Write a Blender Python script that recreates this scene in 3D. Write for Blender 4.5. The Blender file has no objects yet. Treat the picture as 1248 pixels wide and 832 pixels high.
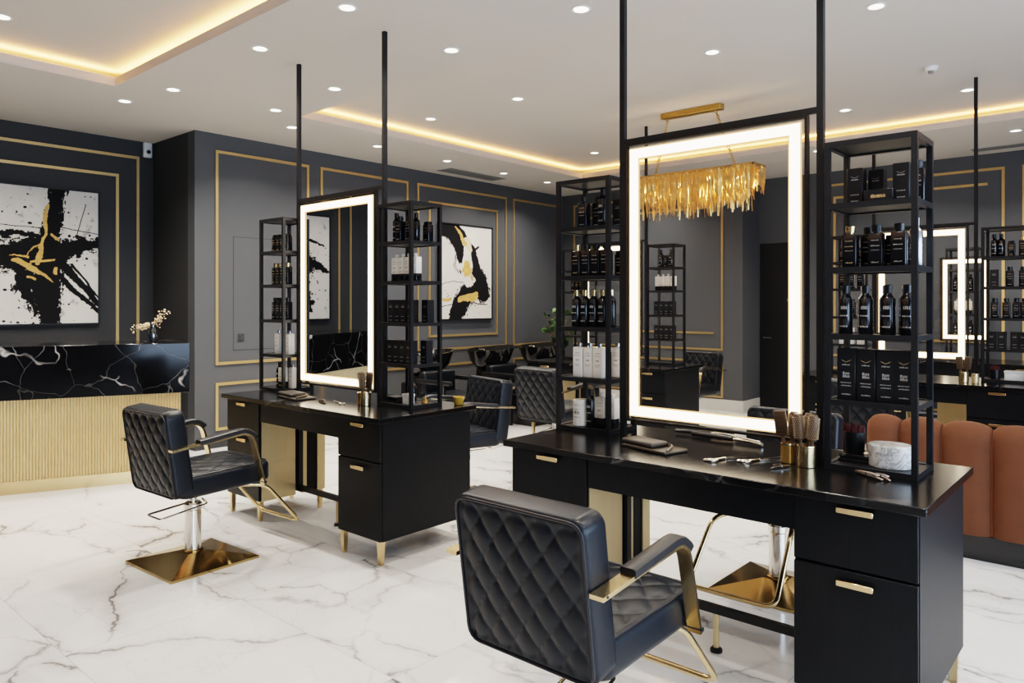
import bpy, bmesh, math, random
import numpy as np
from mathutils import Vector, Matrix
PI = math.pi
rnd = random.Random(7)
scene = bpy.context.scene
COL = scene.collection

# ------------------------------------------------------------------ materials
MATS = {}
class NT:
    def __init__(s, name):
        s.m = bpy.data.materials.new(name); s.m.use_nodes = True
        s.t = s.m.node_tree; s.t.nodes.clear()
        s.out = s.n('ShaderNodeOutputMaterial')
    def n(s, typ, **kw):
        nd = s.t.nodes.new(typ)
        for k, v in kw.items(): setattr(nd, k, v)
        return nd
    def l(s, a, b): s.t.links.new(a, b)
    def math(s, op, a, b=None, c=None, clamp=False):
        nd = s.n('ShaderNodeMath', operation=op); nd.use_clamp = clamp
        for i, v in enumerate((a, b, c)):
            if v is None: continue
            if isinstance(v, (int, float)): nd.inputs[i].default_value = v
            else: s.l(v, nd.inputs[i])
        return nd.outputs[0]
    def ramp(s, fac, stops):
        r = s.n('ShaderNodeValToRGB'); cr = r.color_ramp
        while len(cr.elements) < len(stops): cr.elements.new(0.5)
        for e, (p, c) in zip(cr.elements, stops):
            e.position = p; e.color = (*c, 1) if len(c) == 3 else c
        s.l(fac, r.inputs[0]); return r.outputs[0]
    def mix(s, fac, a, b, mode='MIX'):
        nd = s.n('ShaderNodeMix', data_type='RGBA', blend_type=mode)
        for i, v in ((0, fac), (6, a), (7, b)):
            if isinstance(v, (int, float)): nd.inputs[i].default_value = v
            elif isinstance(v, tuple): nd.inputs[i].default_value = (*v[:3], 1)
            else: s.l(v, nd.inputs[i])
        return nd.outputs[2]
    def noise(s, vec=None, scale=5, detail=4, rough=.5, dist=0):
        nd = s.n('ShaderNodeTexNoise'); nd.inputs['Scale'].default_value = scale
        nd.inputs['Detail'].default_value = detail; nd.inputs['Roughness'].default_value = rough
        nd.inputs['Distortion'].default_value = dist
        if vec is not None: s.l(vec, nd.inputs['Vector'])
        return nd
    def mapping(s, scale=(1,1,1), rot=(0,0,0), loc=(0,0,0), src='Object'):
        tc = s.n('ShaderNodeTexCoord'); mp = s.n('ShaderNodeMapping')
        mp.inputs['Scale'].default_value = scale; mp.inputs['Rotation'].default_value = rot; mp.inputs['Location'].default_value = loc
        s.l(tc.outputs[src], mp.inputs['Vector']); return mp.outputs[0]
    def bsdf(s, color=(.5,.5,.5), rough=.5, metal=0, spec=.5, **kw):
        b = s.n('ShaderNodeBsdfPrincipled')
        for k, v in (('Base Color', color), ('Roughness', rough), ('Metallic', metal), ('Specular IOR Level', spec)):
            if isinstance(v, (int, float)): b.inputs[k].default_value = v
            elif isinstance(v, tuple): b.inputs[k].default_value = (*v[:3], 1)
            else: s.l(v, b.inputs[k])
        for k, v in kw.items():
            k = k.replace('_', ' ')
            b.inputs[k].default_value = (*v, 1) if isinstance(v, tuple) else v
        s.l(b.outputs[0], s.out.inputs[0]); return b
    def bump(s, b, h, strength=.2, dist=.01):
        nd = s.n('ShaderNodeBump'); nd.inputs['Strength'].default_value = strength; nd.inputs['Distance'].default_value = dist
        s.l(h, nd.inputs['Height']); s.l(nd.outputs[0], b.inputs['Normal'])

def simple(name, color, rough=.5, metal=0, spec=.5, var=.12, nscale=8, bump=0, stretch=(1,1,1), rvar=0, **kw):
    t = NT(name); mp = t.mapping(stretch)
    nz = t.noise(mp, nscale, 5, .6)
    c = t.mix(nz.outputs['Fac'], tuple(v*(1-var) for v in color), tuple(min(1, v*(1+var)) for v in color))
    r = rough if not rvar else t.math('MULTIPLY_ADD', nz.outputs['Fac'], rvar*2, rough-rvar)
    b = t.bsdf(c, r, metal, spec, **kw)
    if bump: t.bump(b, nz.outputs['Fac'], bump, .004)
    MATS[name] = t.m; return t.m

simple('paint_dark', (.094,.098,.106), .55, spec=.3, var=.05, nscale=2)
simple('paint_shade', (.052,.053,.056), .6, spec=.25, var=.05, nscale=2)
simple('plaster', (.585,.55,.51), .85, spec=.1, var=.02, nscale=1.2)
simple('gold_trim', (.60,.43,.21), .36, .7, var=.08, nscale=20)
simple('gold_metal', (.74,.57,.33), .24, 1, var=.08, nscale=14, rvar=.06)
simple('champagne', (.70,.56,.33), .42, .75, var=.06, nscale=30, stretch=(1,1,.05))
simple('brass_polish', (.50,.36,.17), .16, 1, var=.15, nscale=5, rvar=.05)
simple('antique_brass', (.55,.36,.12), .35, .9, var=.35, nscale=60, bump=.2)
simple('chrome', (.78,.74,.68), .08, 1, var=.03)
simple('steel', (.62,.58,.52), .22, 1, var=.15, nscale=30)
simple('black_metal', (.018,.018,.02), .42, .3, spec=.5, var=.2, nscale=30)
simple('bronze_metal', (.03,.026,.022), .38, .5, var=.2, nscale=30)
simple('leather', (.008,.0102,.0148), .36, spec=.38, var=.2, nscale=60, bump=.06)
simple('leather_pad', (.02,.019,.02), .38, spec=.5, var=.2, nscale=60, bump=.06)
simple('piping', (.02,.02,.024), .35, spec=.5, var=.1)
simple('black_plastic', (.012,.012,.013), .3, spec=.5, var=.1)
simple('bottle_black', (.009,.009,.011), .18, spec=.6, var=.15, nscale=40)
simple('box_black', (.012,.012,.014), .35, spec=.5, var=.25, nscale=40)
simple('cap_gold', (.75,.58,.32), .25, 1, var=.1)
simple('cap_silver', (.45,.45,.47), .25, 1, var=.1)
simple('cream', (.72,.68,.61), .45, var=.06, nscale=40)
simple('white_ceramic', (.72,.70,.67), .35, var=.08, nscale=30)
simple('print_grey', (.42,.40,.37), .4, .3, var=.4, nscale=300)
simple('print_gold', (.62,.47,.25), .35, .6, var=.4, nscale=300)
simple('print_dark', (.20,.18,.16), .6, var=.4, nscale=300)
simple('velvet', (.118,.049,.026), .85, spec=.2, var=.22, nscale=7, bump=.1, Sheen_Weight=.2, Sheen_Roughness=.4, Sheen_Tint=(.9,.55,.35))
simple('velvet_seam', (.17,.06,.025), .9, spec=.1, var=.1)
simple('basin_gloss', (.008,.008,.009), .07, spec=.7, var=.1)
simple('pouch_leather', (.045,.036,.028), .5, var=.35, nscale=30, bump=.3)
simple('pouch_light', (.16,.125,.09), .55, var=.35, nscale=40, bump=.3)
simple('brush_wood', (.11,.065,.035), .45, var=.3, nscale=20, stretch=(1,1,.2))
simple('bristle', (.05,.032,.022), .6, var=.5, nscale=120)
simple('bristle_tip', (.34,.25,.16), .6, var=.3, nscale=90)
simple('red_bristle', (.14,.03,.025), .7, var=.5, nscale=120)
simple('amber', (.42,.25,.07), .2, .6, var=.3, nscale=15)
simple('mustard', (.55,.33,.05), .4, var=.1)
simple('leaf', (.06,.13,.03), .45, var=.4, nscale=20)
simple('stem', (.14,.10,.05), .6, var=.3)
simple('flower', (.72,.55,.36), .7, var=.25, nscale=60)
simple('white_paint', (.75,.75,.73), .4, var=.03)
simple('grille', (.26,.26,.25), .5, var=.1)
simple('door_black', (.006,.006,.007), .4, spec=.4, var=.2)
simple('canvas_side', (.5,.48,.45), .8)
simple('skirting', (.62,.60,.57), .3, var=.1, nscale=3)
simple('shell', (.40,.30,.24), .3, var=.6, nscale=60)

# black marble with white veins
def black_marble(name, vs=1.7, vein=(.62,.60,.58), amount=1.0, rough=.1):
    t = NT(name); mp = t.mapping()
    w = t.noise(mp, 1.3, 4, .6)
    off = t.n('ShaderNodeVectorMath', operation='MULTIPLY_ADD'); t.l(w.outputs['Color'], off.inputs[0]); off.inputs[1].default_value = (.42,)*3; t.l(mp, off.inputs[2])
    def veins(scale, width, seed):
        v = t.n('ShaderNodeTexVoronoi', feature='DISTANCE_TO_EDGE'); v.inputs['Scale'].default_value = scale
        ad = t.n('ShaderNodeVectorMath', operation='ADD'); ad.inputs[1].default_value = (seed, seed*.7, -seed); t.l(off.outputs[0], ad.inputs[0]); t.l(ad.outputs[0], v.inputs['Vector'])
        return t.math('SUBTRACT', 1, t.math('DIVIDE', v.outputs['Distance'], width), clamp=True)
    pat = t.noise(mp, 2.6, 3, .6)
    patch = t.math('MULTIPLY', t.math('SUBTRACT', pat.outputs['Fac'], .455), 6, clamp=True)
    a = t.math('MULTIPLY', t.math('POWER', veins(vs, .012, 3), 1.4), patch)
    b = t.math('MULTIPLY', t.math('POWER', veins(vs*2.1, .013, 9), 1.5), t.math('MULTIPLY_ADD', patch, .3, .10))
    f = t.math('MULTIPLY', t.math('ADD', a, b, clamp=True), amount, clamp=True)
    fine = t.noise(mp, 90, 3, .7)
    f2 = t.math('ADD', f, t.math('MULTIPLY', t.math('SUBTRACT', fine.outputs['Fac'], .6, clamp=True), .08), clamp=True)
    t.bsdf(t.mix(f2, (.006,.006,.007), vein), rough, 0, .38); MATS[name] = t.m
black_marble('marble_black', 1.5)
black_marble('stone_top', 1.1, (.25,.24,.23), .35, .2)

# floor marble in large tiles
def floor_mat():
    t = NT('marble_floor'); mp = t.mapping()
    sx = t.n('ShaderNodeSeparateXYZ'); t.l(mp, sx.inputs[0])
    TX, TY = 1.2, .8
    u = t.math('DIVIDE', t.math('ADD', sx.outputs[0], 20.3), TX); v = t.math('DIVIDE', t.math('ADD', sx.outputs[1], 20-.305+.0), TY)
    iu, iv = t.math('FLOOR', u), t.math('FLOOR', v)
    cb = t.n('ShaderNodeCombineXYZ'); t.l(iu, cb.inputs[0]); t.l(iv, cb.inputs[1])
    wn = t.n('ShaderNodeTexWhiteNoise', noise_dimensions='2D'); t.l(cb.outputs[0], wn.inputs['Vector'])
    of = t.n('ShaderNodeVectorMath', operation='MULTIPLY_ADD'); t.l(wn.outputs['Color'], of.inputs[0]); of.inputs[1].default_value = (7,7,7); t.l(mp, of.inputs[2])
    P = of.outputs[0]
    w = t.noise(P, 1.6, 5, .62)
    d = t.n('ShaderNodeVectorMath', operation='MULTIPLY_ADD'); t.l(w.outputs['Color'], d.inputs[0]); d.inputs[1].default_value = (.5,.5,.5); t.l(P, d.inputs[2])
    st = t.n('ShaderNodeMapping'); st.inputs['Scale'].default_value = (1, 1.9, 1); st.inputs['Rotation'].default_value = (0,0,.5); t.l(d.outputs[0], st.inputs['Vector'])
    def vein(scale, width, pw):
        vo = t.n('ShaderNodeTexVoronoi', feature='DISTANCE_TO_EDGE'); vo.inputs['Scale'].default_value = scale; t.l(st.outputs[0], vo.inputs['Vector'])
        return t.math('POWER', t.math('SUBTRACT', 1, t.math('DIVIDE', vo.outputs['Distance'], width), clamp=True), pw)
    pm = t.noise(P, 1.7, 3, .6); patch = t.math('MULTIPLY', t.math('SUBTRACT', pm.outputs['Fac'], .43), 4, clamp=True)
    v1 = t.math('MULTIPLY', vein(.85, .022, 1.6), t.math('MULTIPLY_ADD', patch, .75, .2))
    v1b = t.math('MULTIPLY', vein(.85, .13, 1.8), t.math('MULTIPLY', patch, .42))
    v2 = t.math('MULTIPLY', vein(2.3, .022, 2), t.math('MULTIPLY_ADD', patch, .16, .08))
    cl = t.noise(P, 1.1, 4, .6); cloud = t.math('MULTIPLY', t.math('SUBTRACT', cl.outputs['Fac'], .5, clamp=True), .5)
    f = t.math('ADD', t.math('ADD', v1, v1b), t.math('ADD', v2, cloud), clamp=True)
    col = t.mix(f, (.73,.72,.705), (.20,.19,.178))
    fu, fv = t.math('FRACT', u), t.math('FRACT', v)
    def edge(fr, size):
        return t.math('LESS_THAN', t.math('MULTIPLY', t.math('MINIMUM', fr, t.math('SUBTRACT', 1, fr)), size), .0016)
    seam = t.math('MAXIMUM', edge(fu, TX), edge(fv, TY))
    col = t.mix(t.math('MULTIPLY', seam, .55), col, (.30,.29,.27))
    t.bsdf(col, .13, 0, .5); MATS['marble_floor'] = t.m
floor_mat()

def oak(name, base, hi, rough=.42):
    t = NT(name); mp = t.mapping((1,1,.06))
    n1 = t.noise(mp, 70, 6, .7, .2); n2 = t.noise(mp, 9, 4, .6)
    f = t.math('MULTIPLY', t.math('SUBTRACT', n1.outputs['Fac'], .4), 1.6, clamp=True)
    b = t.bsdf(t.mix(t.math('MULTIPLY', f, n2.outputs['Fac']), base, hi), rough, 0, .28)
    t.bump(b, n1.outputs['Fac'], .25, .002); MATS[name] = t.m
oak('black_oak', (.005,.0058,.0075), (.017,.0185,.024))

def fluted():
    t = NT('fluted_gold'); mp = t.mapping((1,1,.25))
    n1 = t.noise(mp, 26, 3, .6, 1.2)
    b = t.bsdf(t.mix(n1.outputs['Fac'], (.60,.45,.24), (.78,.61,.36)), .40, .45)
    t.bump(b, n1.outputs['Fac'], .3, .01); MATS['fluted_gold'] = t.m
fluted()
def quartz():
    t = NT('white_marble'); mp = t.mapping()
    n1 = t.noise(mp, 14, 6, .7, 1.5)
    f = t.math('MULTIPLY', t.math('SUBTRACT', .06, t.math('ABSOLUTE', t.math('SUBTRACT', n1.outputs['Fac'], .53)), clamp=True), 11, clamp=True)
    t.bsdf(t.mix(f, (.76,.74,.71), (.16,.14,.12)), .4); MATS['white_marble'] = t.m
quartz()
def emit(name, col, strength):
    t = NT(name); e = t.n('ShaderNodeEmission'); e.inputs[0].default_value = (*col, 1); e.inputs[1].default_value = strength
    t.l(e.outputs[0], t.out.inputs[0]); MATS[name] = t.m
emit('led', (1,.85,.64), 6)
emit('painted_halo', (1,.58,.24), 1.6)
emit('downlight_glow', (1,.95,.86), 25)
emit('cove_led', (1,.60,.22), 5)
def mirror():
    t = NT('mirror_silver'); b = t.n('ShaderNodeBsdfAnisotropic'); b.inputs['Color'].default_value = (.72,.72,.73,1); b.inputs['Roughness'].default_value = .0
    t.l(b.outputs[0], t.out.inputs[0]); MATS['mirror_silver'] = t.m
mirror()
def pane(name, tint, refl):
    t = NT(name); tr = t.n('ShaderNodeBsdfTransparent'); tr.inputs[0].default_value = (*tint, 1)
    gl = t.n('ShaderNodeBsdfAnisotropic'); gl.inputs['Roughness'].default_value = .0; gl.inputs['Color'].default_value = (1,1,1,1)
    mx = t.n('ShaderNodeMixShader'); mx.inputs[0].default_value = refl
    t.l(tr.outputs[0], mx.inputs[1]); t.l(gl.outputs[0], mx.inputs[2]); t.l(mx.outputs[0], t.out.inputs[0]); MATS[name] = t.m
pane('clear_pane', (.97,.97,.97), .03)
pane('plain_pane', (.97,.97,.97), 0)
pane('window_pane', (.95,.97,1), .06)
pane('vase_glass', (.55,.6,.66), .18)
def strand():
    t = NT('gold_leaf'); mp = t.mapping(); n1 = t.noise(mp, 40, 4, .6)
    b = t.bsdf(t.mix(n1.outputs['Fac'], (.50,.30,.10), (.90,.66,.32)), .28, .85)
    b.inputs['Emission Color'].default_value = (1,.58,.16,1); b.inputs['Emission Strength'].default_value = .05  # faint emission puts the golden glow into the leaf material
    t.bump(b, n1.outputs['Fac'], .5, .01); MATS['gold_leaf'] = t.m
strand()
def vcol(name):
    t = NT(name); a = t.n('ShaderNodeAttribute'); a.attribute_name = 'paint'
    mp = t.mapping(); n1 = t.noise(mp, 240, 2, .5)
    b = t.bsdf(a.outputs['Color'], .7, 0, .2); t.bump(b, n1.outputs['Fac'], .2, .002); MATS[name] = t.m
vcol('painted_canvas')

# ------------------------------------------------------------------ mesh helpers
class MB:
    def __init__(s): s.v = []; s.f = []
    def add(s, vs, fs, M=None):
        o = len(s.v)
        s.v += [tuple(M @ Vector(p)) if M is not None else tuple(p) for p in vs]
        s.f += [tuple(i+o for i in f) for f in fs]; return s
    def box(s, x0, x1, y0, y1, z0, z1, bev=0, seg=2, M=None):
        if not bev:
            vs = [(x,y,z) for z in (z0,z1) for y in (y0,y1) for x in (x0,x1)]
            return s.add(vs, [(0,2,3,1),(4,5,7,6),(0,1,5,4),(2,6,7,3),(0,4,6,2),(1,3,7,5)], M)
        bm = bmesh.new(); bmesh.ops.create_cube(bm, size=1)
        for v in bm.verts: v.co = ((x0+x1)/2+v.co.x*(x1-x0), (y0+y1)/2+v.co.y*(y1-y0), (z0+z1)/2+v.co.z*(z1-z0))
        bmesh.ops.bevel(bm, geom=bm.edges[:], offset=bev, segments=seg, profile=.5, affect='EDGES')
        bm.verts.index_update(); vs = [v.co[:] for v in bm.verts]; fs = [[v.index for v in f.verts] for f in bm.faces]; bm.free()
        return s.add(vs, fs, M)
    def lathe(s, prof, n=20, c=(0,0,0), M=None):
        vs, fs = [], []
        for r, z in prof:
            for k in range(n):
                a = 2*PI*k/n; vs.append((c[0]+r*math.cos(a), c[1]+r*math.sin(a), c[2]+z))
        for i in range(len(prof)-1):
            for k in range(n):
                a, b = i*n+k, i*n+(k+1)%n; fs.append((a, b, b+n, a+n))
        fs.append(tuple(range(n-1, -1, -1))); q = (len(prof)-1)*n; fs.append(tuple(range(q, q+n)))
        return s.add(vs, fs, M)
    def cyl(s, p0, p1, r0, r1=None, n=14):
        p0, p1 = Vector(p0), Vector(p1); d = p1-p0; L = d.length
        M = Matrix.Translation(p0) @ d.to_track_quat('Z', 'Y').to_matrix().to_4x4()
        return s.lathe([(r0,0),(r0 if r1 is None else r1, L)], n, M=M)
    def sweep(s, pts, prof, up=(1,0,0), closed=False, cap=True, widths=None):
        # prof: list of (a,b): a along 'up' (kept), b along normal
        pts = [Vector(p) for p in pts]; up = Vector(up); n = len(pts); m = len(prof); vs = []; fs = []
        for i, p in enumerate(pts):
            if closed: t = (pts[(i+1)%n]-pts[i-1])
            else: t = pts[min(i+1,n-1)]-pts[max(i-1,0)]
            t.normalize(); nb = t.cross(up)
            if nb.length < 1e-5: nb = t.cross(Vector((0,0,1)))
            nb.normalize(); ua = nb.cross(t).normalized()
            k = 1 if widths is None else widths[i]
            for a, b in prof: vs.append(p+ua*a*k+nb*b*k)
        R = range(n if closed else n-1)
        for i in R:
            j = (i+1)%n
            for k in range(m):
                l = (k+1)%m; fs.append((i*m+k, i*m+l, j*m+l, j*m+k))
        if cap and not closed:
            fs.append(tuple(range(m-1,-1,-1))); fs.append(tuple(range((n-1)*m, n*m)))
        return s.add(vs, fs)
    def tube(s, pts, r, n=8, closed=False, up=(1,0,0), widths=None):
        return s.sweep(pts, [(r*math.cos(2*PI*k/n), r*math.sin(2*PI*k/n)) for k in range(n)], up, closed, True, widths)
    def build(s, name, mat, parent=None, smooth=True, ang=38, kind=None, label=None, cat=None, group=None):
        me = bpy.data.meshes.new(name); me.from_pydata(s.v, [], s.f)
        bm = bmesh.new(); bm.from_mesh(me); bmesh.ops.recalc_face_normals(bm, faces=bm.faces[:]); bm.to_mesh(me); bm.free()
        if smooth:
            me.polygons.foreach_set('use_smooth', [True]*len(me.polygons)); me.set_sharp_from_angle(angle=math.radians(ang))
        me.materials.append(MATS[mat]); o = bpy.data.objects.new(name, me); COL.objects.link(o)
        if parent is not None: o.parent = parent
        if kind: o['kind'] = kind
        if label: o['label'] = label
        if cat: o['category'] = cat
        if group: o['group'] = group
        return o

def thing(name, label, cat, loc=(0,0,0), rot=0, group=None):
    o = bpy.data.objects.new(name, None); COL.objects.link(o); o.empty_display_size = .1
    o.location = loc; o.rotation_euler = (0,0,rot); o['label'] = label; o['category'] = cat
    if group: o['group'] = group
    return o
def kids(o): return [c for c in bpy.data.objects if c.parent == o]
KID = {}
def dup(root, loc, rot=0, label=None, group=None, mats=None):
    if root.name not in KID:
        KID[root.name] = [(c, kids(c)) for c in kids(root)]
    r = root.copy(); COL.objects.link(r); r.location = loc; r.rotation_euler = (0,0,rot)
    if label: r['label'] = label
    if group: r['group'] = group
    for ch, gs in KID[root.name]:
        c = ch.copy(); COL.objects.link(c); c.parent = r
        for g in gs:
            d = g.copy(); COL.objects.link(d); d.parent = c
    return r
def struct(mb, name, mat, smooth=False, parent=None): return mb.build(name, mat, parent, smooth=smooth, kind='structure')
def fillet(pts, r, n=6):
    out = []; P = [Vector(p) for p in pts]
    for i, p in enumerate(P):
        if i in (0, len(P)-1): out.append(p); continue
        a, b = P[i-1]-p, P[i+1]-p; k = min(r, a.length*.45, b.length*.45); a.normalize(); b.normalize()
        s, e = p+a*k, p+b*k
        for j in range(n+1):
            t = j/n; out.append(s*(1-t)**2+p*2*t*(1-t)+e*t*t)
    return out

# ------------------------------------------------------------------ room shell
XR, YF, YB, ZC, ZU = 3.0, -3.0, 10.25, 3.27, 3.41
XL1, XL2, YJ = -8.35, -7.37, 3.512
struct(MB().box(-8.6, XR+.2, YF-.2, YB+.2, -.1, 0), 'floor', 'marble_floor')
T1 = (-6.37, -.6, -1.7, 2.38); T2 = (-6.1, 1.9, 3.92, 8.48)
cm = MB()
xs0, xs1 = -8.6, XR+.2
def slab(x0,x1,y0,y1): cm.box(x0,x1,y0,y1,ZC,ZC+.07)
slab(xs0,xs1,YF-.2,T1[2]); slab(xs0,T1[0],T1[2],T1[3]); slab(T1[1],xs1,T1[2],T1[3])
slab(xs0,xs1,T1[3],T2[2]); slab(xs0,T2[0],T2[2],T2[3]); slab(T2[1],xs1,T2[2],T2[3]); slab(xs0,xs1,T2[3],YB+.2)
cm.box(xs0,xs1,YF-.2,YB+.2,ZU,ZU+.08)
for x0,x1,y0,y1 in (T1,T2):           # cavity back walls
    g=.22
    cm.box(x0-g-.02,x0-g,y0-g,y1+g,ZC+.07,ZU); cm.box(x1+g,x1+g+.02,y0-g,y1+g,ZC+.07,ZU)
    cm.box(x0-g,x1+g,y0-g-.02,y0-g,ZC+.07,ZU); cm.box(x0-g,x1+g,y1+g,y1+g+.02,ZC+.07,ZU)
struct(cm, 'ceiling', 'plaster')
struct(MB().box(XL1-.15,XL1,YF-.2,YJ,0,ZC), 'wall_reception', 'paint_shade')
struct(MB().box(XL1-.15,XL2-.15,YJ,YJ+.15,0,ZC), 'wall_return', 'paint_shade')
struct(MB().box(XL2-.15,XL2,YJ,YB+.2,0,ZC), 'wall_left', 'paint_dark')
bw = MB().box(XL2,-4.28,9.7,YB+.2,0,ZC)
struct(bw, 'wall_back_left', 'paint_dark')
bw = MB().box(-3.70,XR+.2,YB,YB+.2,0,ZC); bw.box(-4.28,-3.70,YB,YB+.2,2.36,ZC)
struct(bw, 'wall_back', 'paint_dark')
struct(MB().box(XL1-.15,XR+.2,YF-.2,YF,0,ZC), 'wall_front', 'paint_dark')
wr = MB(); WY0,WY1,WZ0,WZ1=-1.6,5.6,.25,2.75
wr.box(XR,XR+.2,YF,WY0,0,ZC); wr.box(XR,XR+.2,WY1,YB,0,ZC); wr.box(XR,XR+.2,WY0,WY1,0,WZ0); wr.box(XR,XR+.2,WY0,WY1,WZ1,ZC)
struct(wr, 'wall_right', 'paint_dark')
wf = MB()
for y in np.linspace(WY0, WY1, 5): wf.box(XR+.05,XR+.12,y-.03,y+.03,WZ0,WZ1)
for z in (WZ0+.02, WZ1-.02): wf.box(XR+.05,XR+.12,WY0,WY1,z-.03,z+.03)
w1 = struct(wf, 'window_1', 'black_metal'); MB().box(XR+.08,XR+.085,WY0,WY1,WZ0,WZ1).build('window_glass','window_pane',w1,smooth=False)
# black door in the recess
d = struct(MB().box(-4.27,-3.705,YB+.02,YB+.07,0,2.355), 'door_1', 'door_black')
MB().cyl((-4.19,YB+.02,1.02),(-4.19,YB-.04,1.02),.012).cyl((-4.19,YB-.035,1.02),(-4.08,YB-.035,1.02),.009).build('door_handle','steel',d)
MB().cyl((-3.86,YB+.02,1.55),(-3.86,YB+.005,1.55),.022).build('door_viewer','steel',d)
struct(MB().box(XL2,-4.265,9.683,9.7,0,.16).box(-4.28,-4.263,9.7,YB,0,.16), 'baseboard_back', 'skirting')
struct(MB().box(-3.70,XR,YB-.016,YB,0,.16), 'baseboard_right_back', 'skirting')
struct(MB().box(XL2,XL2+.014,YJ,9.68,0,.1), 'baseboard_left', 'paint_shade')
# gold mouldings: each rectangle is one trim
tn = [0]
def ring(axis, c, u0, u1, z0, z1, w=.03, t=.014, open_side=None, sgn=1):
    m = MB(); tn[0]+=1
    def seg(a0,a1,b0,b1):
        if axis=='x': m.box(c, c+sgn*t, a0,a1,b0,b1)
        else: m.box(a0,a1, c-t, c, b0,b1)
    seg(u0,u1,z0,z0+w); seg(u0,u1,z1-w,z1)
    if open_side!='l': seg(u0,u0+w,z0+w,z1-w)
    if open_side!='r': seg(u1-w,u1,z0+w,z1-w)
    struct(m, 'trim_%d'%tn[0], 'gold_trim')
for a,b in ((3.727,4.85),(5.005,6.348),(6.505,8.287),(8.438,9.55)):
    ring('x', XL2, a, b, .86, 3.10); ring('x', XL2, a, b, .177, .675)
ring('x', XL2, 6.709, 8.085, 1.045, 2.885)
ring('x', XL1, -.06, 3.36, .86, 3.10); ring('x', XL1, .13, 3.15, 1.045, 2.885)
ring('y', 9.7, -7.15, -4.56, .84, 3.10); ring('y', 9.7, -7.15, -4.56, .177, .70); ring('y', 9.7, -6.95, -4.70, 1.07, 2.885, open_side='r')
ring('y', YB, -3.45, -1.33, .80, 3.10); ring('y', YB, -3.25, -1.50, 1.03, 2.93, open_side='r'); ring('y', YB, -1.16, 1.3, .80, 3.10); ring('y',YB,-3.45,-1.33,.18,.66)
# flush access panel in the left wall
ap = MB(); y0,y1,z0,z1 = 3.926,4.52,1.004,2.214
for a in ((y0,y1,z0,z0+.006),(y0,y1,z1-.006,z1),(y0,y0+.006,z0,z1),(y1-.006,y1,z0,z1)): ap.box(XL2, XL2+.0025, *a)
p = thing('access_panel', 'flush grey access panel outlined in the left wall beside the shelf tower', 'panel', (XL2,4.22,1.6))
ap.build('panel_outline','paint_shade',p,smooth=False)
MB().box(XL2,XL2+.002,y0+.006,y1-.006,z0+.006,z1-.006).build('panel_face','paint_dark',p,smooth=False)
MB().box(XL2,XL2+.008,3.98,4.05,1.10,1.18).box(XL2+.008,XL2+.012,3.995,4.02,1.115,1.165).build('latch','paint_shade',p,smooth=False)

bpy.context.view_layer.update()
for c_ in kids(p): c_.location=(-XL2,-4.22,-1.6)
# ------------------------------------------------------------------ ceiling fittings
DL = [((-5.78,1.45,ZU),'recessed downlight inside the near glowing tray at the upper left corner'),
((-4.677,2.69,ZC),'recessed downlight just right of the near glowing tray, first in its row'),
((-6.114,2.732,ZC),'recessed downlight beyond the corner of the near tray, nearer the trays of the pair'),
((-6.779,2.609,ZC),'recessed downlight closest to the dark reception wall, left of its pair'),
((-3.638,2.66,ZC),'recessed downlight at the top edge of the photo above the left mirror posts'),
((-5.09,3.598,ZC),'recessed downlight just right of the left mirror post'),
((-6.057,3.639,ZC),'recessed downlight left of the left mirror post, upper of the two there'),
((-6.524,4.103,ZC),'recessed downlight left of the left mirror post, lower of the two there'),
((-6.584,5.226,ZC),'recessed downlight hard against the second mirror post, under the long cove'),
((-3.703,3.587,ZC),'recessed downlight right of the second mirror post, largest there'),
((-5.641,5.169,ZU),'recessed downlight above the long cove edge, nearest the left mirror'),
((-4.478,5.196,ZU),'recessed downlight in the far tray midway between the mirrors'),
((-2.601,3.60,ZC),'recessed downlight at the top edge left of the nearest mirror post'),
((-2.537,5.206,ZU),'recessed downlight above the chandelier, between the posts of the nearest mirror'),
((-1.353,5.098,ZU),'recessed downlight cut by the top edge right of the nearest mirror'),
((-6.615,6.336,ZC),'recessed downlight left of the linear ceiling vent above the canvas'),
((-6.661,7.44,ZC),'recessed downlight at the right end of the linear ceiling vent'),
((-6.679,8.41,ZC),'recessed downlight above the top of the tower left of the nearest mirror'),
((-5.35,7.7,ZU),'recessed downlight in the far tray between that tower and the mirror post'),
((-2.31,7.63,ZU),'recessed downlight above the tower right of the nearest mirror'),
((-1.27,7.63,ZU),'recessed downlight beside the thin post at the upper right'),
((-2.175,9.202,ZC),'recessed downlight seen through the open top of the right tower'),
((-1.081,9.054,ZC),'recessed downlight at the far right beyond the cove'),
((-2.95,8.75,ZC),'recessed downlight in the gap between the nearest mirror and its right post')]
def downlight():
    t = thing('recessed_downlight', DL[0][1], 'downlight', DL[0][0], 0, 'recessed ceiling downlights')
    MB().lathe([(.062,-.004),(.062,0),(.046,0),(.046,-.004)],24).build('ring','white_paint',t)
    MB().lathe([(.001,-.003),(.046,-.003),(.046,-.001),(.001,-.001)],24).build('lens','downlight_glow',t)
    return t
dl0 = downlight(); DL_POS=[dl0.location.copy()]
for loc, lab in DL[1:]: dup(dl0, loc, 0, lab)
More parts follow.
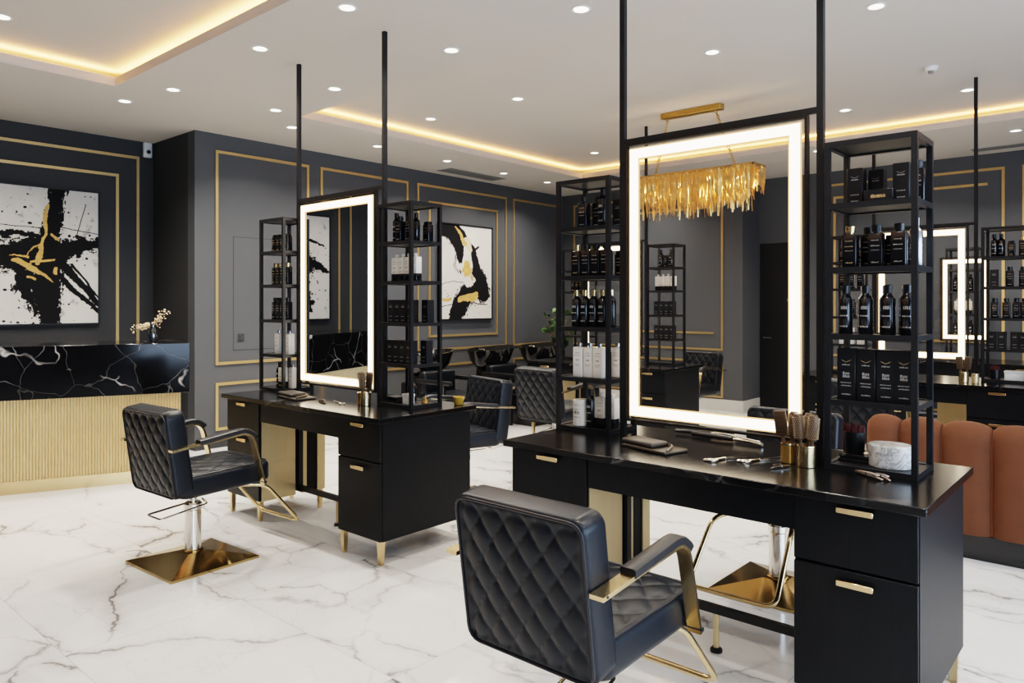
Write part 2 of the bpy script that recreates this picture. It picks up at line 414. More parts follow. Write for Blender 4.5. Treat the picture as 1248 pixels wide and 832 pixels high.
def vent(x0,x1,y0,y1,z,lab):
    t = thing('ceiling_vent', lab, 'vent', ((x0+x1)/2,(y0+y1)/2,z))
    w,l=(x1-x0)/2,(y1-y0)/2; m=MB()
    m.box(-w,w,-l,-l+.015,-.006,0).box(-w,w,l-.015,l,-.006,0).box(-w,-w+.015,-l,l,-.006,0).box(w-.015,w,-l,l,-.006,0)
    m.build('frame','grille',t,smooth=False)
    s=MB(); along = l>w; span=(w if along else l)-.02; k=int(span*2/.035)
    for i in range(k):
        c=-span+(i+.5)*2*span/k
        if along: s.box(c-.009,c+.009,-l,l,-.004,0)
        else: s.box(-w,w,c-.009,c+.009,-.004,0)
    s.build('slats','grille',t,smooth=False)
    MB().box(-w+.015,w-.015,-l+.015,l-.015,-.002,0).build('backing','black_plastic',t,smooth=False)
vent(-7.19,-6.92,6.70,7.77,ZC,'long linear air vent in the ceiling above the black and gold canvas')
vent(-1.60,-.5,9.82,10.0,ZC,'long linear air vent in the ceiling at the upper right')
t = thing('smoke_detector','white round smoke detector on the ceiling at the upper right','detector',(-1.37,6.70,ZU))
MB().lathe([(.055,0),(.055,-.012),(.04,-.03),(.012,-.034)],24).build('housing','white_paint',t); MB().lathe([(.02,-.028),(.02,-.05),(.01,-.055)],16).build('sensor','grille',t)
t = thing('security_camera','small white security camera in the ceiling corner above the reception','camera',(XL1-.001,3.44,3.20))
MB().box(0,.05,-.045,.045,-.10,.065,.015).build('housing','white_paint',t)
MB().lathe([(.022,0),(.022,.012),(.012,.016)],16,M=Matrix.Translation((.05,0,-.04))@Matrix.Rotation(PI/2,4,'Y')).build('lens','black_plastic',t)

# ------------------------------------------------------------------ paintings (vertex-painted canvases)
def vnoise(u, v, seed, oct=5, f=4.0, fx=1.0):
    r = np.random.RandomState(seed); out = np.zeros_like(u); amp=.5
    for o in range(oct):
        g = r.rand(64,64); x = u*f*fx; y = v*f
        xi = np.floor(x).astype(int); yi = np.floor(y).astype(int); a = x-xi; b = y-yi; a=a*a*(3-2*a); b=b*b*(3-2*b)
        G = lambda i,j: g[i%64, j%64]
        out += amp*((G(xi,yi)*(1-a)+G(xi+1,yi)*a)*(1-b)+(G(xi,yi+1)*(1-a)+G(xi+1,yi+1)*a)*b); amp*=.5; f*=2.1
    return out
def stroke(U, V, pts, ws, rag=.03, seed=1, streak=0.0):
    D = np.full(U.shape, 9.0)
    n1 = vnoise(U,V,seed,5,9)-.5; n2 = vnoise(U,V,seed+5,5,9)-.5
    u = U+n1*rag*1.6; v = V+n2*rag*1.6
    for (a,b),(wa,wb) in zip(zip(pts,pts[1:]), zip(ws,ws[1:])):
        ax,ay=a; dx,dy=b[0]-ax,b[1]-ay; L=dx*dx+dy*dy+1e-9
        t=np.clip(((u-ax)*dx+(v-ay)*dy)/L,0,1); dist=np.hypot(u-ax-t*dx, v-ay-t*dy)/(wa+(wb-wa)*t)
        D=np.minimum(D,dist)
    (x0,y0),(x1,y1)=pts[0],pts[-1]; L=math.hypot(x1-x0,y1-y0)+1e-6; cx,sx=(x1-x0)/L,(y1-y0)/L
    A=U*cx+V*sx+7; B=-U*sx+V*cx+7                        # bristle streaks run along the stroke
    dry = vnoise(A*.12,B,seed+9,4,70)-.47; fine = vnoise(U,V,seed+19,4,55)-.47
    e=1.0-D
    return np.clip(e*9+.4+(dry*9+fine*9)*streak*np.clip(1.15-e,0,1.2)**1.5, 0, 1)
def spatter(U,V,seed,n,box,rmax):
    r = np.random.RandomState(seed); m=np.zeros_like(U)
    for i in range(n):
        cx,cy=r.uniform(box[0],box[1]),r.uniform(box[2],box[3]); rr=rmax*r.rand()**2.5+.0015
        m=np.maximum(m, np.clip((rr-np.hypot((U-cx)*r.uniform(.6,1.4),V-cy))/.002,0,1))
    return m
def painting(lab, x, y0, y1, z0, z1, fn, nu, nv):
    W,H=y1-y0,z1-z0
    t = thing('abstract_painting', lab, 'painting', (x,(y0+y1)/2,(z0+z1)/2))
    u=np.linspace(0,W,nu) if W<2 else np.concatenate([np.linspace(0,1.7,nu//3,endpoint=False),np.linspace(1.7,W,nu-nu//3)]); v=np.linspace(0,H,nv); U,V=np.meshgrid(u,v)
    C=fn(U,V,W,H)
    vs=np.stack([np.full(U.size,.034), (U-W/2).ravel(), (V-H/2).ravel()],1)
    i=np.arange((nu-1)*(nv-1)); a=(i//(nu-1))*nu+i%(nu-1)
    fs=np.stack([a,a+1,a+1+nu,a+nu],1)
    me=bpy.data.meshes.new('canvas'); me.from_pydata(vs.tolist(),[],fs.tolist())
    at=me.color_attributes.new('paint','FLOAT_COLOR','POINT'); at.data.foreach_set('color', np.concatenate([C.reshape(-1,3),np.ones((U.size,1))],1).ravel().astype(np.float32))
    me.materials.append(MATS['painted_canvas']); o=bpy.data.objects.new('canvas',me); COL.objects.link(o); o.parent=t
    m=MB(); w,h,k=W/2,H/2,.018
    m.box(.002,.045,-w-k,w+k,-h-k,-h).box(.002,.045,-w-k,w+k,h,h+k).box(.002,.045,-w-k,-w,-h,h).box(.002,.045,w,w+k,-h,h)
    m.build('frame','black_plastic',t,smooth=False)
    MB().box(.002,.03,-w,w,-h,h).build('stretcher','canvas_side',t,smooth=False)
PW=np.array([.66,.63,.585]); PK=np.array([.010,.010,.011]); PG=np.array([.60,.38,.13])
def lay(C,m,c): return C*(1-m[...,None])+c*m[...,None]
def paintL(U,V,W,H):
    C=np.ones(U.shape+(3,))*PW; C*= (.94+.12*vnoise(U,V,3,4,5))[...,None]
    g=vnoise(U,V,77,5,14,1); C=lay(C, np.clip((g-.66)*8,0,1)*.5, PK*6)
    cx=2.17                                            # the crossing of the strokes
    S=lambda p,w,rag,sd,st=0: stroke(U,V,p,w,rag,sd,st)
    for m in (S([(0,.62),(.35,.75),(.8,.60),(1.4,.66),(1.85,.66),(cx,.70),(2.35,.76),(W+.05,.84)],[.02,.10,.13,.10,.15,.19,.085,.06],.05,11,.9),
              S([(cx+.06,H+.02),(cx+.04,1.05),(cx,.75),(cx-.04,.40),(cx+.0,-.02)],[.085,.065,.10,.15,.085],.05,21,.8),
              S([(cx-.28,.62),(cx-.18,.35),(cx-.14,.1)],[.09,.09,.03],.14,31,1.5),
              S([(cx+.1,.62),(W+.02,.17)],[.05,.022],.02,41,.6), S([(cx+.06,.5),(W+.02,.09)],[.03,.02],.02,43,.6), S([(cx+.2,.60),(W+.02,.24)],[.014,.010],.02,45,.3),
              S([(1.2,.83),(1.8,.87),(2.2,.86)],[.02,.035,.02],.05,51,1.0), S([(.1,.98),(.5,1.05),(.9,.95)],[.012,.03,.01],.06,53,1.2),
              S([(.38,.62),(.36,.35),(.28,.12)],[.10,.08,.02],.14,61,1.1), S([(.55,.58),(.50,.30)],[.09,.02],.12,63,1.0),
              S([(cx+.33,1.22),(cx+.24,.88)],[.004,.004],.004,71), S([(cx+.1,.97),(W,.92)],[.004,.004],.01,72),S([(cx-.5,.96),(cx,.95)],[.004,.004],.01,73)):
        C=lay(C,m,PK)
    C=lay(C, spatter(U,V,5,260,(cx-.7,W,0,H),.014), PK); C=lay(C, spatter(U,V,6,120,(0,1.0,.2,1.1),.014), PK)
    for p,w,sd in (([(cx-.02,1.18),(cx-.05,1.02),(cx-.04,.9),(cx-.09,.75)],[.012,.024,.012,.010],81),([(cx-.07,.84),(cx-.09,.66),(cx-.10,.60)],[.008,.032,.026],82),
                   ([(cx-.32,.62),(cx-.18,.57),(cx+.03,.42)],[.012,.036,.005],83),([(cx-.34,.66),(cx-.2,.655)],[.005,.008],84),([(cx+.05,.56),(cx+.04,.50)],[.02,.015],85),
                   ([(cx-.2,.47),(cx-.13,.45)],[.012,.012],86),([(cx+.02,.88),(cx+.09,.84)],[.014,.01],87),([(cx-.1,.8),(cx-.2,.66)],[.006,.004],88),
                   ([(.42,.66),(.58,.60),(.75,.62)],[.01,.06,.03],89),([(cx-.16,.60),(cx+.04,.64)],[.012,.01],90)):
        C=lay(C,stroke(U,V,p,w,.035,sd,.5),PG*(.75+.5*vnoise(U,V,sd,3,30))[...,None])
    return C
def paintR(U,V,W,H):
    C=np.ones(U.shape+(3,))*PW*1.02; C*= (.94+.12*vnoise(U,V,4,4,5))[...,None]
    S=lambda p,w,rag,sd,st=0: stroke(U,V,p,w,rag,sd,st)
    for m in (S([(-.02,1.24),(.2,1.22),(.36,1.05),(.40,.78)],[.10,.13,.11,.03],.03,12,.3), S([(.30,1.32),(.5,1.14),(.66,.95),(.72,.70),(.80,.50)],[.05,.04,.045,.08,.10],.03,22,.2),
              S([(.75,.55),(.86,.38),(.92,.30)],[.17,.15,.06],.06,32,.5), S([(.62,.46),(.42,.22),(.28,-.03)],[.14,.15,.13],.04,42,.5), S([(.40,.68),(.52,.52),(.62,.42)],[.03,.045,.03],.02,52,.2),
              S([(.62,.94),(.76,1.02)],[.012,.016],.02,54,.4), S([(.0,.46),(.25,.53),(.5,.5)],[.004,.004,.004],.02,55),S([(.02,.17),(.3,.22),(.6,.23),(.95,.19)],[.006]*4,.03,56,.6)):
        C=lay(C,m,PK)
    for c in range(5): C=lay(C,stroke(U,V,[(.30+.012*c,.92),(.25+.01*c,.75),(.32+.02*c,.64)],[.003]*3,.05,90+c)*.8,PK*3)
    C=lay(C, spatter(U,V,8,170,(.1,W,.05,.5),.012), PK)
    C=lay(C,S([(.42,.74),(.55,.56),(.64,.56)],[.05,.11,.05],.05,62,.2),PW); C=lay(C,S([(.52,1.08),(.60,.98)],[.075,.04],.03,63,.1),PW*np.array([1,.86,.66]))
    for p,w,sd in (([(.30,1.28),(.42,1.15),(.50,1.05)],[.012,.03,.03],81),([(.52,.76),(.53,.68)],[.06,.09],82),([(.38,.27),(.55,.29),(.70,.32)],[.04,.05,.055],83),([(.08,.26),(.2,.27)],[.03,.025],84),([(.62,.60),(.64,.55)],[.02,.02],86)):
        C=lay(C,stroke(U,V,p,w,.03,sd,.4),PG*(.75+.5*vnoise(U,V,sd,3,30))[...,None])
    return C
painting('wide abstract black, white and gold painting on the dark wall behind the reception desk', XL1, .32, 2.936, 1.302, 2.65, paintL, 560, 430)
painting('upright abstract canvas of black and gold strokes on the left wall above the basins', XL2, 6.885, 7.924, 1.29, 2.595, paintR, 300, 370)

# ------------------------------------------------------------------ reception desk, vase
ang = math.atan2(.385,.923)
RT = thing('reception_desk','long reception desk with black marble top and fluted gold front','reception desk',(-6.30,2.88,0), -ang)
# local: +y back along the desk is negative, front face looks +x at x=0
RL=2.95
rd = MB().box(-.03,.035,-RL,.07,.742,1.165,.004,1); rd.build('marble_front','marble_black',RT)
MB().box(-.62,-.03,-RL,.07,1.125,1.165,.004,1).build('marble_top','marble_black',RT)
fl=MB(); n=int(RL/.0215); pts=[]
for i in range(n):
    y=-RL+i*RL/n; w=RL/n
    for k in range(5):
        q=k/5; pts.append((-.008+.0095*math.sin(PI*q), y+q*w))
pts.append((-.008,0)); poly=pts+[(-.10,0),(-.10,-RL)]; N=len(poly)
fl.add([(x,y,.10) for x,y in poly]+[(x,y,.742) for x,y in poly],[(i,(i+1)%N,(i+1)%N+N,i+N) for i in range(N)])
fl.build('fluted_panel','fluted_gold',RT,ang=75)
MB().box(-.10,.002,-RL,0,0,.10).build('plinth','gold_metal',RT,smooth=False)
MB().box(-.58,-.10,-.06,-.001,0,1.125).box(-.58,-.10,-RL,-RL+.05,0,1.125).build('side_panel','black_oak',RT,smooth=False)
MB().box(-.58,-.10,-RL+.05,-.06,.70,.735).build('work_shelf','black_oak',RT,smooth=False)

t = thing('flower_vase','small glass vase of dried cream blossoms on the end of the reception desk','vase',(-6.66,2.80,1.165))
MB().lathe([(.03,0),(.036,.004),(.042,.05),(.036,.10),(.024,.14),(.028,.16),(.025,.16),(.021,.14),(.032,.10),(.038,.05),(.032,.01),(.002,.008)],18).build('glass','vase_glass',t)
sm=MB(); fb=MB(); lf=[]
branches=[[(0,0,.02),(.005,.01,.14),(.03,.05,.20),(.06,.10,.26)],[(0,0,.02),(-.01,-.01,.12),(-.06,-.07,.13),(-.10,-.13,.10)],[(0,0,.02),(-.02,.0,.13),(-.06,-.02,.14),(-.12,-.09,.13)],[(0,0,.02),(.01,.01,.15),(.02,.06,.24)]]
for br in branches:
    P=fillet(br,.05,4); sm.tube(P,.002,5,up=(.3,.2,.9))
    for p in P[len(P)//2:]:
        for k in range(7):
            c=p+Vector((rnd.uniform(-.03,.03),rnd.uniform(-.03,.03),rnd.uniform(-.025,.03))); r=rnd.uniform(.005,.010)
            fb.lathe([(.001,-r*.7),(r*.8,-r*.3),(r,r*.3),(r*.55,r*.8),(.001,r*.7)],7,c=c)
sm.build('stems','stem',t); fb.build('blossoms','flower',t)

# ------------------------------------------------------------------ styling desk
def make_desk(label):
    # local origin: floor, centre of the front edge of the worktop; front faces -y
    t = thing('styling_desk', label, 'desk', (0,0,0))
    W=.903
    MB().box(-W,W,-.02,.77,.82,.85,.003,1).build('worktop','stone_top',t)
    MB().box(-.435,.47,.02,.04,.69,.82).box(-.435,.47,.35,.37,.70,.82).build('apron','black_oak',t,smooth=False)
    def ped(x0,x1,y0,y1,nm,hy):
        o=MB().box(x0,x1,y0+.018,y1,.14,.82).build(nm,'black_oak',t,smooth=False)
        for z0,z1,hz in ((.14,.585,.545),(.591,.817,.795)):
            d=MB().box(x0+.002,x1-.002,y0,y0+.018,z0+.002,z1,.002,1).build('drawer','black_oak',t)
            c=(x0+x1)/2+.01
            MB().box(c-.06,c+.06,y0-.024,y0-.012,hz-.012,hz+.010,.003,1).box(c-.045,c-.035,y0-.014,y0,hz-.004,hz+.004).box(c+.035,c+.045,y0-.014,y0,hz-.004,hz+.004).build('handle','gold_metal',d)
        return o
    L=ped(-.872,-.438,.012,.30,'pedestal',0); MB().box(-.437,-.430,.03,.292,.14,.69).build('gold_side_panel','champagne',L,smooth=False)
    R=ped(.470,.873,.012,.74,'pedestal',0)
    # rear half of the left pedestal behind the black frame
    o=MB().box(-.872,-.439,.355,.54,.14,.82).build('rear_pedestal','black_oak',t,smooth=False)
    MB().box(-.438,-.430,.355,.385,.14,.70).build('gold_strip','champagne',o,smooth=False); MB().box(-.438,-.430,.475,.54,.14,.70).build('gold_strip','champagne',o,smooth=False)
    f=MB().box(-.438,-.414,.31,.345,.165,.82).box(-.414,.47,.32,.345,.165,.20); f.build('foot_frame','black_metal',t,smooth=False)
    g=MB().cyl((.02,.333,.165),(.02,.333,.02),.013).build('centre_leg','champagne',t); MB().lathe([(.026,0),(.026,.012),(.018,.02)],16,c=(.02,.333,0)).build('foot','black_plastic',g)
    for x,y in ((-.845,.04),(-.465,.04),(-.845,.52),(-.465,.52),(.497,.04),(.846,.04),(.497,.71),(.846,.71)):
        m=MB(); k=.017; q=.012
        m.add([(x-q,y-q,0),(x+q,y-q,0),(x+q,y+q,0),(x-q,y+q,0),(x-k,y-k,.14),(x+k,y-k,.14),(x+k,y+k,.14),(x-k,y+k,.14)],[(3,2,1,0),(4,5,6,7),(0,1,5,4),(1,2,6,5),(2,3,7,6),(3,0,4,7)])
        m.build('leg','gold_metal',t,smooth=False)
    return t
D1=(-1.45,2.64); D2=(-4.19,2.64); D3=(-4.552,6.50); D4=(-1.62,6.84); D5=(-1.75,9.42)
desk=make_desk('nearest black wood styling desk with stone top and gold drawer handles'); desk.location=(*D1,0)
dup(desk,(*D2,0),0,'black wood styling desk at the left, facing the reception desk'); 
dup(desk,(*D3,0),0,'black styling desk seen inside the nearest mirror, under the chandelier')
d4=dup(desk,(*D4,0),0,'black styling desk behind the rust velvet sofa at the right')
MB().box(.13,.455,.70,.72,.14,.70).build('gold_side_panel','champagne',d4,smooth=False)
dup(desk,(*D5,0),0,'black styling desk against the back wall behind the right mirror')

# ------------------------------------------------------------------ lit mirrors on floor-to-ceiling posts
def mirror_unit(label, x0, x1, y, z0, z1, ztop, glass, gap=.085, zfoot=.85, band=.042, posts=True, ztl=None):
    t = thing('lighted_mirror', label, 'mirror', ((x0+x1)/2,y,zfoot))
    cx,cz=(x0+x1)/2,zfoot; a=x0-cx; b=x1-cx; l=z0-cz; h=z1-cz
    if posts:
        MB().box(a-.030,a-.004,-.013,.013,0,(ztl or ztop)-cz).build('post','black_metal',t,smooth=False)
        MB().box(b+gap-.014,b+gap+.012,-.013,.013,0,ztop-cz).build('post','black_metal',t,smooth=False)
        MB().box(a-.004,b+gap-.014,-.011,.011,h+.002,h+.026).build('crossbar','black_metal',t,smooth=False)
        MB().box(b,b+gap-.014,-.008,.008,l+.02,l+.035).build('bracket','black_metal',t,smooth=False)
    m=MB(); k=.010
    m.box(a-.004,a+k,-.016,.016,l,h).box(b-k,b,-.016,.016,l,h).box(a+k,b-k,-.016,.016,l,l+k).box(a+k,b-k,-.016,.016,h-k,h+.002)
    m.build('frame','bronze_metal',t,smooth=False)
    s=MB(); i=.030; B=band; y0,y1=-.014,-.006
    s.box(a+i,a+i+B,y0,y1,l+i,h-i).box(b-i-B,b-i,y0,y1,l+i,h-i).box(a+i+B,b-i-B,y0,y1,l+i,l+i+B).box(a+i+B,b-i-B,y0,y1,h-i-B,h-i)
    s.build('light_strip','led',t,smooth=False)
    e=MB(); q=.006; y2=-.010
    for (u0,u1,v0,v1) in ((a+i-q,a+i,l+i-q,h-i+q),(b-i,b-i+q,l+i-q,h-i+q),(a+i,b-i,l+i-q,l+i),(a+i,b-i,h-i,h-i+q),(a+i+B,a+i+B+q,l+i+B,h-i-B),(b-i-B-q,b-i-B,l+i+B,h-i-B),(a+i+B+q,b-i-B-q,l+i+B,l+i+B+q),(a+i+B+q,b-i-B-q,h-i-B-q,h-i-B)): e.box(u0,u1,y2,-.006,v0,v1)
    e.build('halo_edge','painted_halo',t,smooth=False)  # warm glow around the LED band, imitated by thin emissive strips
    MB().box(a+k,b-k,-.004,.002,l+k,h-k).build('glass',glass,t,smooth=False)
    if glass=='mirror_silver': MB().box(a+k,b-k,.003,.013,l+k,h-k).build('back_board','black_plastic',t,smooth=False)
    return t
mirror_unit('nearest tall LED-framed mirror on black posts, showing the gold chandelier', -1.94,-1.07,3.06,.935,2.27,ZC,'clear_pane',gap=.051)
mirror_unit('LED-framed mirror on the left desk, reflecting the abstract painting', -4.757,-3.865,3.06,.915,2.245,ZC,'mirror_silver')
mirror_unit('small far LED-framed mirror glimpsed through the left shelf tower and nearest mirror', -4.96,-4.19,6.92,.935,2.165,ZU,'clear_pane',gap=.055,ztl=2.19)
mirror_unit('LED-framed mirror at the right, behind the velvet sofa', -1.93,-1.20,7.26,1.0,2.165,ZU,'clear_pane',gap=.055,ztl=2.9)
mirror_unit('smallest LED-framed mirror, standing inside the view of the right mirror', -1.845,-1.375,9.5,1.08,2.02,ZC,'plain_pane',posts=False,zfoot=.85,band=.035)

# ------------------------------------------------------------------ shelf towers
LEV=[.0,.275,.532,.793,1.042,1.285]
def tower(label):
    t = thing('shelf_tower', label, 'shelf', (0,0,.85)); w,d,k=.165,.13,.0105
    for x in (-w+k,w-k):
        for y in (-d+k,d-k): MB().box(x-k,x+k,y-k,y+k,0,1.285).build('post','black_metal',t,smooth=False)
    for z in LEV:
        z0=z if z==0 else z-.022; m=MB()
        m.box(-w+2*k,w-2*k,-d,-d+.02,z0,z0+.022).box(-w+2*k,w-2*k,d-.02,d,z0,z0+.022).box(-w,-w+.02,-d+2*k,d-2*k,z0,z0+.022).box(w-.02,w,-d+2*k,d-2*k,z0,z0+.022)
        m.box(-w+.02,w-.02,-d+.02,d-.02,z0+.006,z0+.018); m.build('shelf','black_metal',t,smooth=False)
    return t
TW={'A1R':(-.822,3.13,'black open shelf tower right of the nearest mirror, beside the sofa'),'A1L':(-2.192,3.17,'black open shelf tower left of the nearest mirror'),
    'A2R':(-3.60,3.115,'black open shelf tower right of the left mirror'),'A2L':(-4.966,3.075,'black open shelf tower left of the left mirror'),
    'BLR':(-3.98,7.07,'small far shelf tower seen inside the nearest mirror'),'BLL':(-5.14,7.09,'far shelf tower half hidden behind the tower left of the nearest mirror'),
    'BRR':(-.935,7.33,'far shelf tower at the right edge, beside the right mirror'),'BRL':(-2.15,7.33,'far shelf tower seen through the tower beside the sofa'),
    'CL':(-1.66,9.78,'farthest shelf tower, inside the smallest lit mirror')}
tw0=None
for k,(x,y,lab) in TW.items():
    if tw0 is None: tw0=tower(lab); tw0.location=(x,y,.85)
    else: dup(tw0,(x,y,.85),0,lab)
# ------------------------------------------------------------------ products
def prints(w, rows, seed, d):
    """lines of small illegible characters printed on the front face at y=-d"""
    r=random.Random(seed); m=MB()
    for z,h,half in rows:
        x=-half
        while x<half-.001:
            c=r.uniform(.0016,.0042); x2=min(half,x+c); m.box(x,x2,-d-.0006,-d+.0002,z,z+h*r.uniform(.6,1)); x=x2+r.uniform(.0008,.002)
    return m
PROTO={}
def ink(body, mb, mat):
    me=body.data; n=len(me.polygons); me.materials.append(MATS[mat]); k=len(me.materials)-1
    bm=bmesh.new(); bm.from_mesh(me); vs=[bm.verts.new(v) for v in mb.v]
    for f in mb.f:
        q=bm.faces.new([vs[i] for i in f]); q.material_index=k; q.smooth=False
    bm.to_mesh(me); bm.free()
def proto(kind):
    if kind in PROTO: return PROTO[kind]
    r=random.Random(kind)
    names={'box':'product_box','lowbox':'product_box','sq':'cosmetic_bottle','sqg':'cosmetic_bottle','rd':'shampoo_bottle','rdg':'shampoo_bottle','wh':'lotion_bottle','tt':'lotion_bottle','jar':'cosmetic_jar','tin':'product_box','sil':'shampoo_bottle','short':'cosmetic_bottle'}
    t=thing(names[kind],kind,'product',(0,0,-50))
    if kind in ('box','tin'):
        w,d,h=(.034,.03,.20) if kind=='box' else (.029,.028,.145)
        bd=MB().box(-w,w,-d,d,0,h,.0015,1).build('carton','box_black',t)
        MB().box(-w+.002,w-.002,-d+.002,d-.002,h-.0005,h+.0012).build('carton_lid','box_black',t,smooth=False)
        m=prints(w,[(h*.68,.006,w*.45),(h*.27,.005,w*.55),(h*.10,.006,w*.5)],kind,d); ink(bd,m,'print_grey')
        g=MB()      # spread-wing crest above a square emblem
        for s in (-1,1):
            g.add([(0,-d-.0006,h*.75),(s*w*.45,-d-.0006,h*.785),(s*w*.62,-d-.0006,h*.80),(s*w*.35,-d-.0006,h*.765),(0,-d-.0006,h*.74)],[(0,1,2,3,4)])
        if kind=='box': ink(bd,prints(w,[(h*.44,.011,w*.38),(h*.50,.011,w*.38),(h*.33,.004,w*.6)],'e',d),'print_grey')
        ink(bd,g,'print_gold' if kind=='box' else 'print_grey')
    elif kind=='lowbox':
        bd=MB().box(-.052,.052,-.028,.028,0,.05,.0015,1).build('carton','box_black',t)
        ink(bd,prints(.05,[(.018,.014,.026)],kind,.028),'print_gold')
    elif kind in ('sq','sqg','short'):
        h=.135 if kind!='short' else .115; w=.027
        bd=MB().box(-w,w,-.022,.022,0,h,.005,3).build('bottle_body','bottle_black',t)
        if kind=='short': MB().box(-w*.8,w*.8,-.017,.017,h,h+.018,.003,2).build('cap','bottle_black',t)
        else:
            MB().lathe([(.013,h-.002),(.013,h+.006),(.019,h+.006),(.019,h+.03),(.017,h+.032)],16).build('cap','cap_gold' if kind=='sqg' else 'black_plastic',t)
        ink(bd,prints(w,[(h*.78,.004,w*.5),(h*.62,.005,w*.6),(h*.5,.003,w*.55),(h*.14,.006,w*.5)],kind,.022),'print_grey' if kind=='sq' else 'print_gold')
    elif kind in ('rd','rdg','sil'):
        R=.0255; h=.15
        bd=MB().lathe([(R-.003,0),(R,.004),(R,h-.012),(R-.004,h-.003),(.014,h+.006),(.012,h+.012)],22).build('bottle_body','cap_silver' if kind=='sil' else 'bottle_black',t)
        MB().lathe([(.014,h+.012),(.014,h+.042),(.012,h+.044)],16).build('cap','cap_gold' if kind=='rdg' else ('cap_silver' if kind=='sil' else 'black_plastic'),t)
        m=MB()
        for z,hh,half in ((.10,.016,.010),(.072,.006,.016),(.03,.007,.016)):
            a=-half
            q=random.Random(z)
            while a<half:
                c=q.uniform(.002,.005); th=a/R; M=Matrix.Rotation(th,4,'Z'); m.box(-c/2*.8,c/2*.8,-R-.0008,-R+.001,z,z+hh*q.uniform(.7,1),M=M); a+=c+.001
        ink(bd,m,'print_grey')
    elif kind in ('wh','tt'):
        w=.028;h=.155
        if kind=='wh': bd=MB().box(-w,w,-.024,.024,0,h,.005,3).build('bottle_body','cream',t)
        else:
            bd=MB().box(-w,w,-.024,.024,.05,h,.004,2).build('bottle_body','cream',t); MB().box(-w,w,-.024,.024,0,.05,.003,2).build('bottle_base','bottle_black',t)
        MB().lathe([(.009,h-.002),(.009,h+.008),(.013,h+.008),(.013,h+.02),(.011,h+.022)],14).build('cap','cap_silver' if kind=='wh' else 'cream',t)
        ink(bd,prints(w,[(h*.80,.004,w*.5),(h*.72,.003,w*.6),(h*.55,.007,w*.35),(h*.42,.003,w*.6),(h*.37,.003,w*.5)],kind,.024),'print_dark')
    elif kind=='jar':
        R=.042
        bd=MB().lathe([(R-.003,0),(R,.003),(R,.108),(R-.004,.112)],28).build('jar_body','cream',t)
        MB().lathe([(R+.001,.112),(R+.001,.132),(R-.002,.135)],28).build('lid','cream',t)
        m=MB(); q=random.Random(4)
        for z,hh,half in ((.062,.02,.018),(.045,.004,.022),(.085,.004,.02)):
            a=-half
            while a<half:
                c=q.uniform(.003,.006); M=Matrix.Rotation(a/R,4,'Z'); m.box(-c/2*.75,c/2*.75,-R-.0008,-R+.001,z,z+hh*q.uniform(.75,1),M=M); a+=c+.001
        ink(bd,m,'print_dark')
    PROTO[kind]=t; return t
DESC={'box':'black carton with gold crest','tin':'slim black carton','lowbox':'low black box','sq':'black square bottle','sqg':'gold-capped black bottle','rd':'round black bottle','rdg':'gold-capped round bottle','wh':'cream bottle','tt':'cream and black bottle','jar':'white lidded jar','sil':'silver bottle','short':'squat black bottle'}
TD={'A1R':'tower beside the sofa','A1L':'tower left of nearest mirror','A2R':'tower right of left mirror','A2L':'tower left of left mirror','BLR':'tower inside nearest mirror','BLL':'far tower behind left tower','BRR':'tower at right edge','BRL':'far tower behind sofa-side tower','CL':'tower inside smallest mirror'}
SH=['lowest shelf','second shelf','third shelf','fourth shelf','top shelf']
ORD=['leftmost','second','third','fourth','fifth','sixth','seventh','eighth']
used=set()
def stock(tw, s, items):
    X,Y,_=TW[tw]; items=sorted(items,key=lambda i:i[1])
    for n,(kind,dx,dy) in enumerate(items):
        p=proto(kind)
        lab='%s, %s from left on the %s, %s'%(DESC[kind],ORD[n],SH[s],TD[tw]) if n else '%s, leftmost on the %s, %s'%(DESC[kind],SH[s],TD[tw])
        loc=(X+dx,Y+dy,.85+LEV[s]+(.018 if s==0 else -.004)+.0006)
        if p.name in FIRST:
            o=dup(p,loc,rnd.uniform(-.06,.06),lab)
        else:
            o=p; o.location=loc; KID[p.name]=[(c,kids(c)) for c in kids(p)]; FIRST.add(p.name); o['label']=lab
        o['group']='products on the '+TD[tw]
FIRST=set()
def row(kind,xs,dy=-.04): return [(kind,x,dy) for x in xs]
stock('A1R',4,[('tin',-.075,-.02),('tin',-.02,.06),('lowbox',.02,-.06),('tin',.092,-.03),('sq',.125,.06)])
stock('A1R',3,[('sqg',-.09,-.05),('sq',-.05,.05),('sq',.0,-.03),('short',.035,.06),('sq',.085,-.045),('sil',.12,.05)])
stock('A1R',2,row('rd',(-.105,-.03,.05,.118),-.06)+[('sil',-.065,.04),('sil',.015,.05),('sil',.09,.03)])
stock('A1R',1,row('box',(-.098,-.024,.046,.108),-.05))
stock('A1L',4,[('sq',-.05,-.04),('sq',.0,.02),('rd',.075,-.05),('tin',.115,.05)])
stock('A1L',3,[('sqg',-.085,-.05),('sq',-.025,-.05),('sq',.035,-.05),('sq',.095,-.05),('sqg',-.055,.05),('short',.12,.05)])
stock('A1L',2,row('rdg',(-.09,-.035,.02,.075,.125),-.05)+[('sil',-.06,.05),('rdg',.05,.05)])
stock('A1L',1,[('wh',-.062,-.06),('wh',.0,-.055),('wh',.062,-.06),('wh',.108,.04)])
stock('A1L',0,[('jar',-.06,-.05),('rd',.008,-.06),('tt',.06,-.04),('tt',.118,-.03)])
stock('A2R',4,[('rd',-.09,-.03),('sq',-.03,-.05),('rd',.02,.04),('sq',.05,-.04),('short',.11,.06)])
stock('A2R',3,row('tt',(-.075,-.015,.045,.108),-.04))
stock('A2R',2,row('tin',(-.105,-.045,.015,.075),-.04)+[('tin',.12,.05)])
stock('A2R',1,row('tin',(-.105,-.045,.015,.075),-.05)+[('tin',.12,.04)])
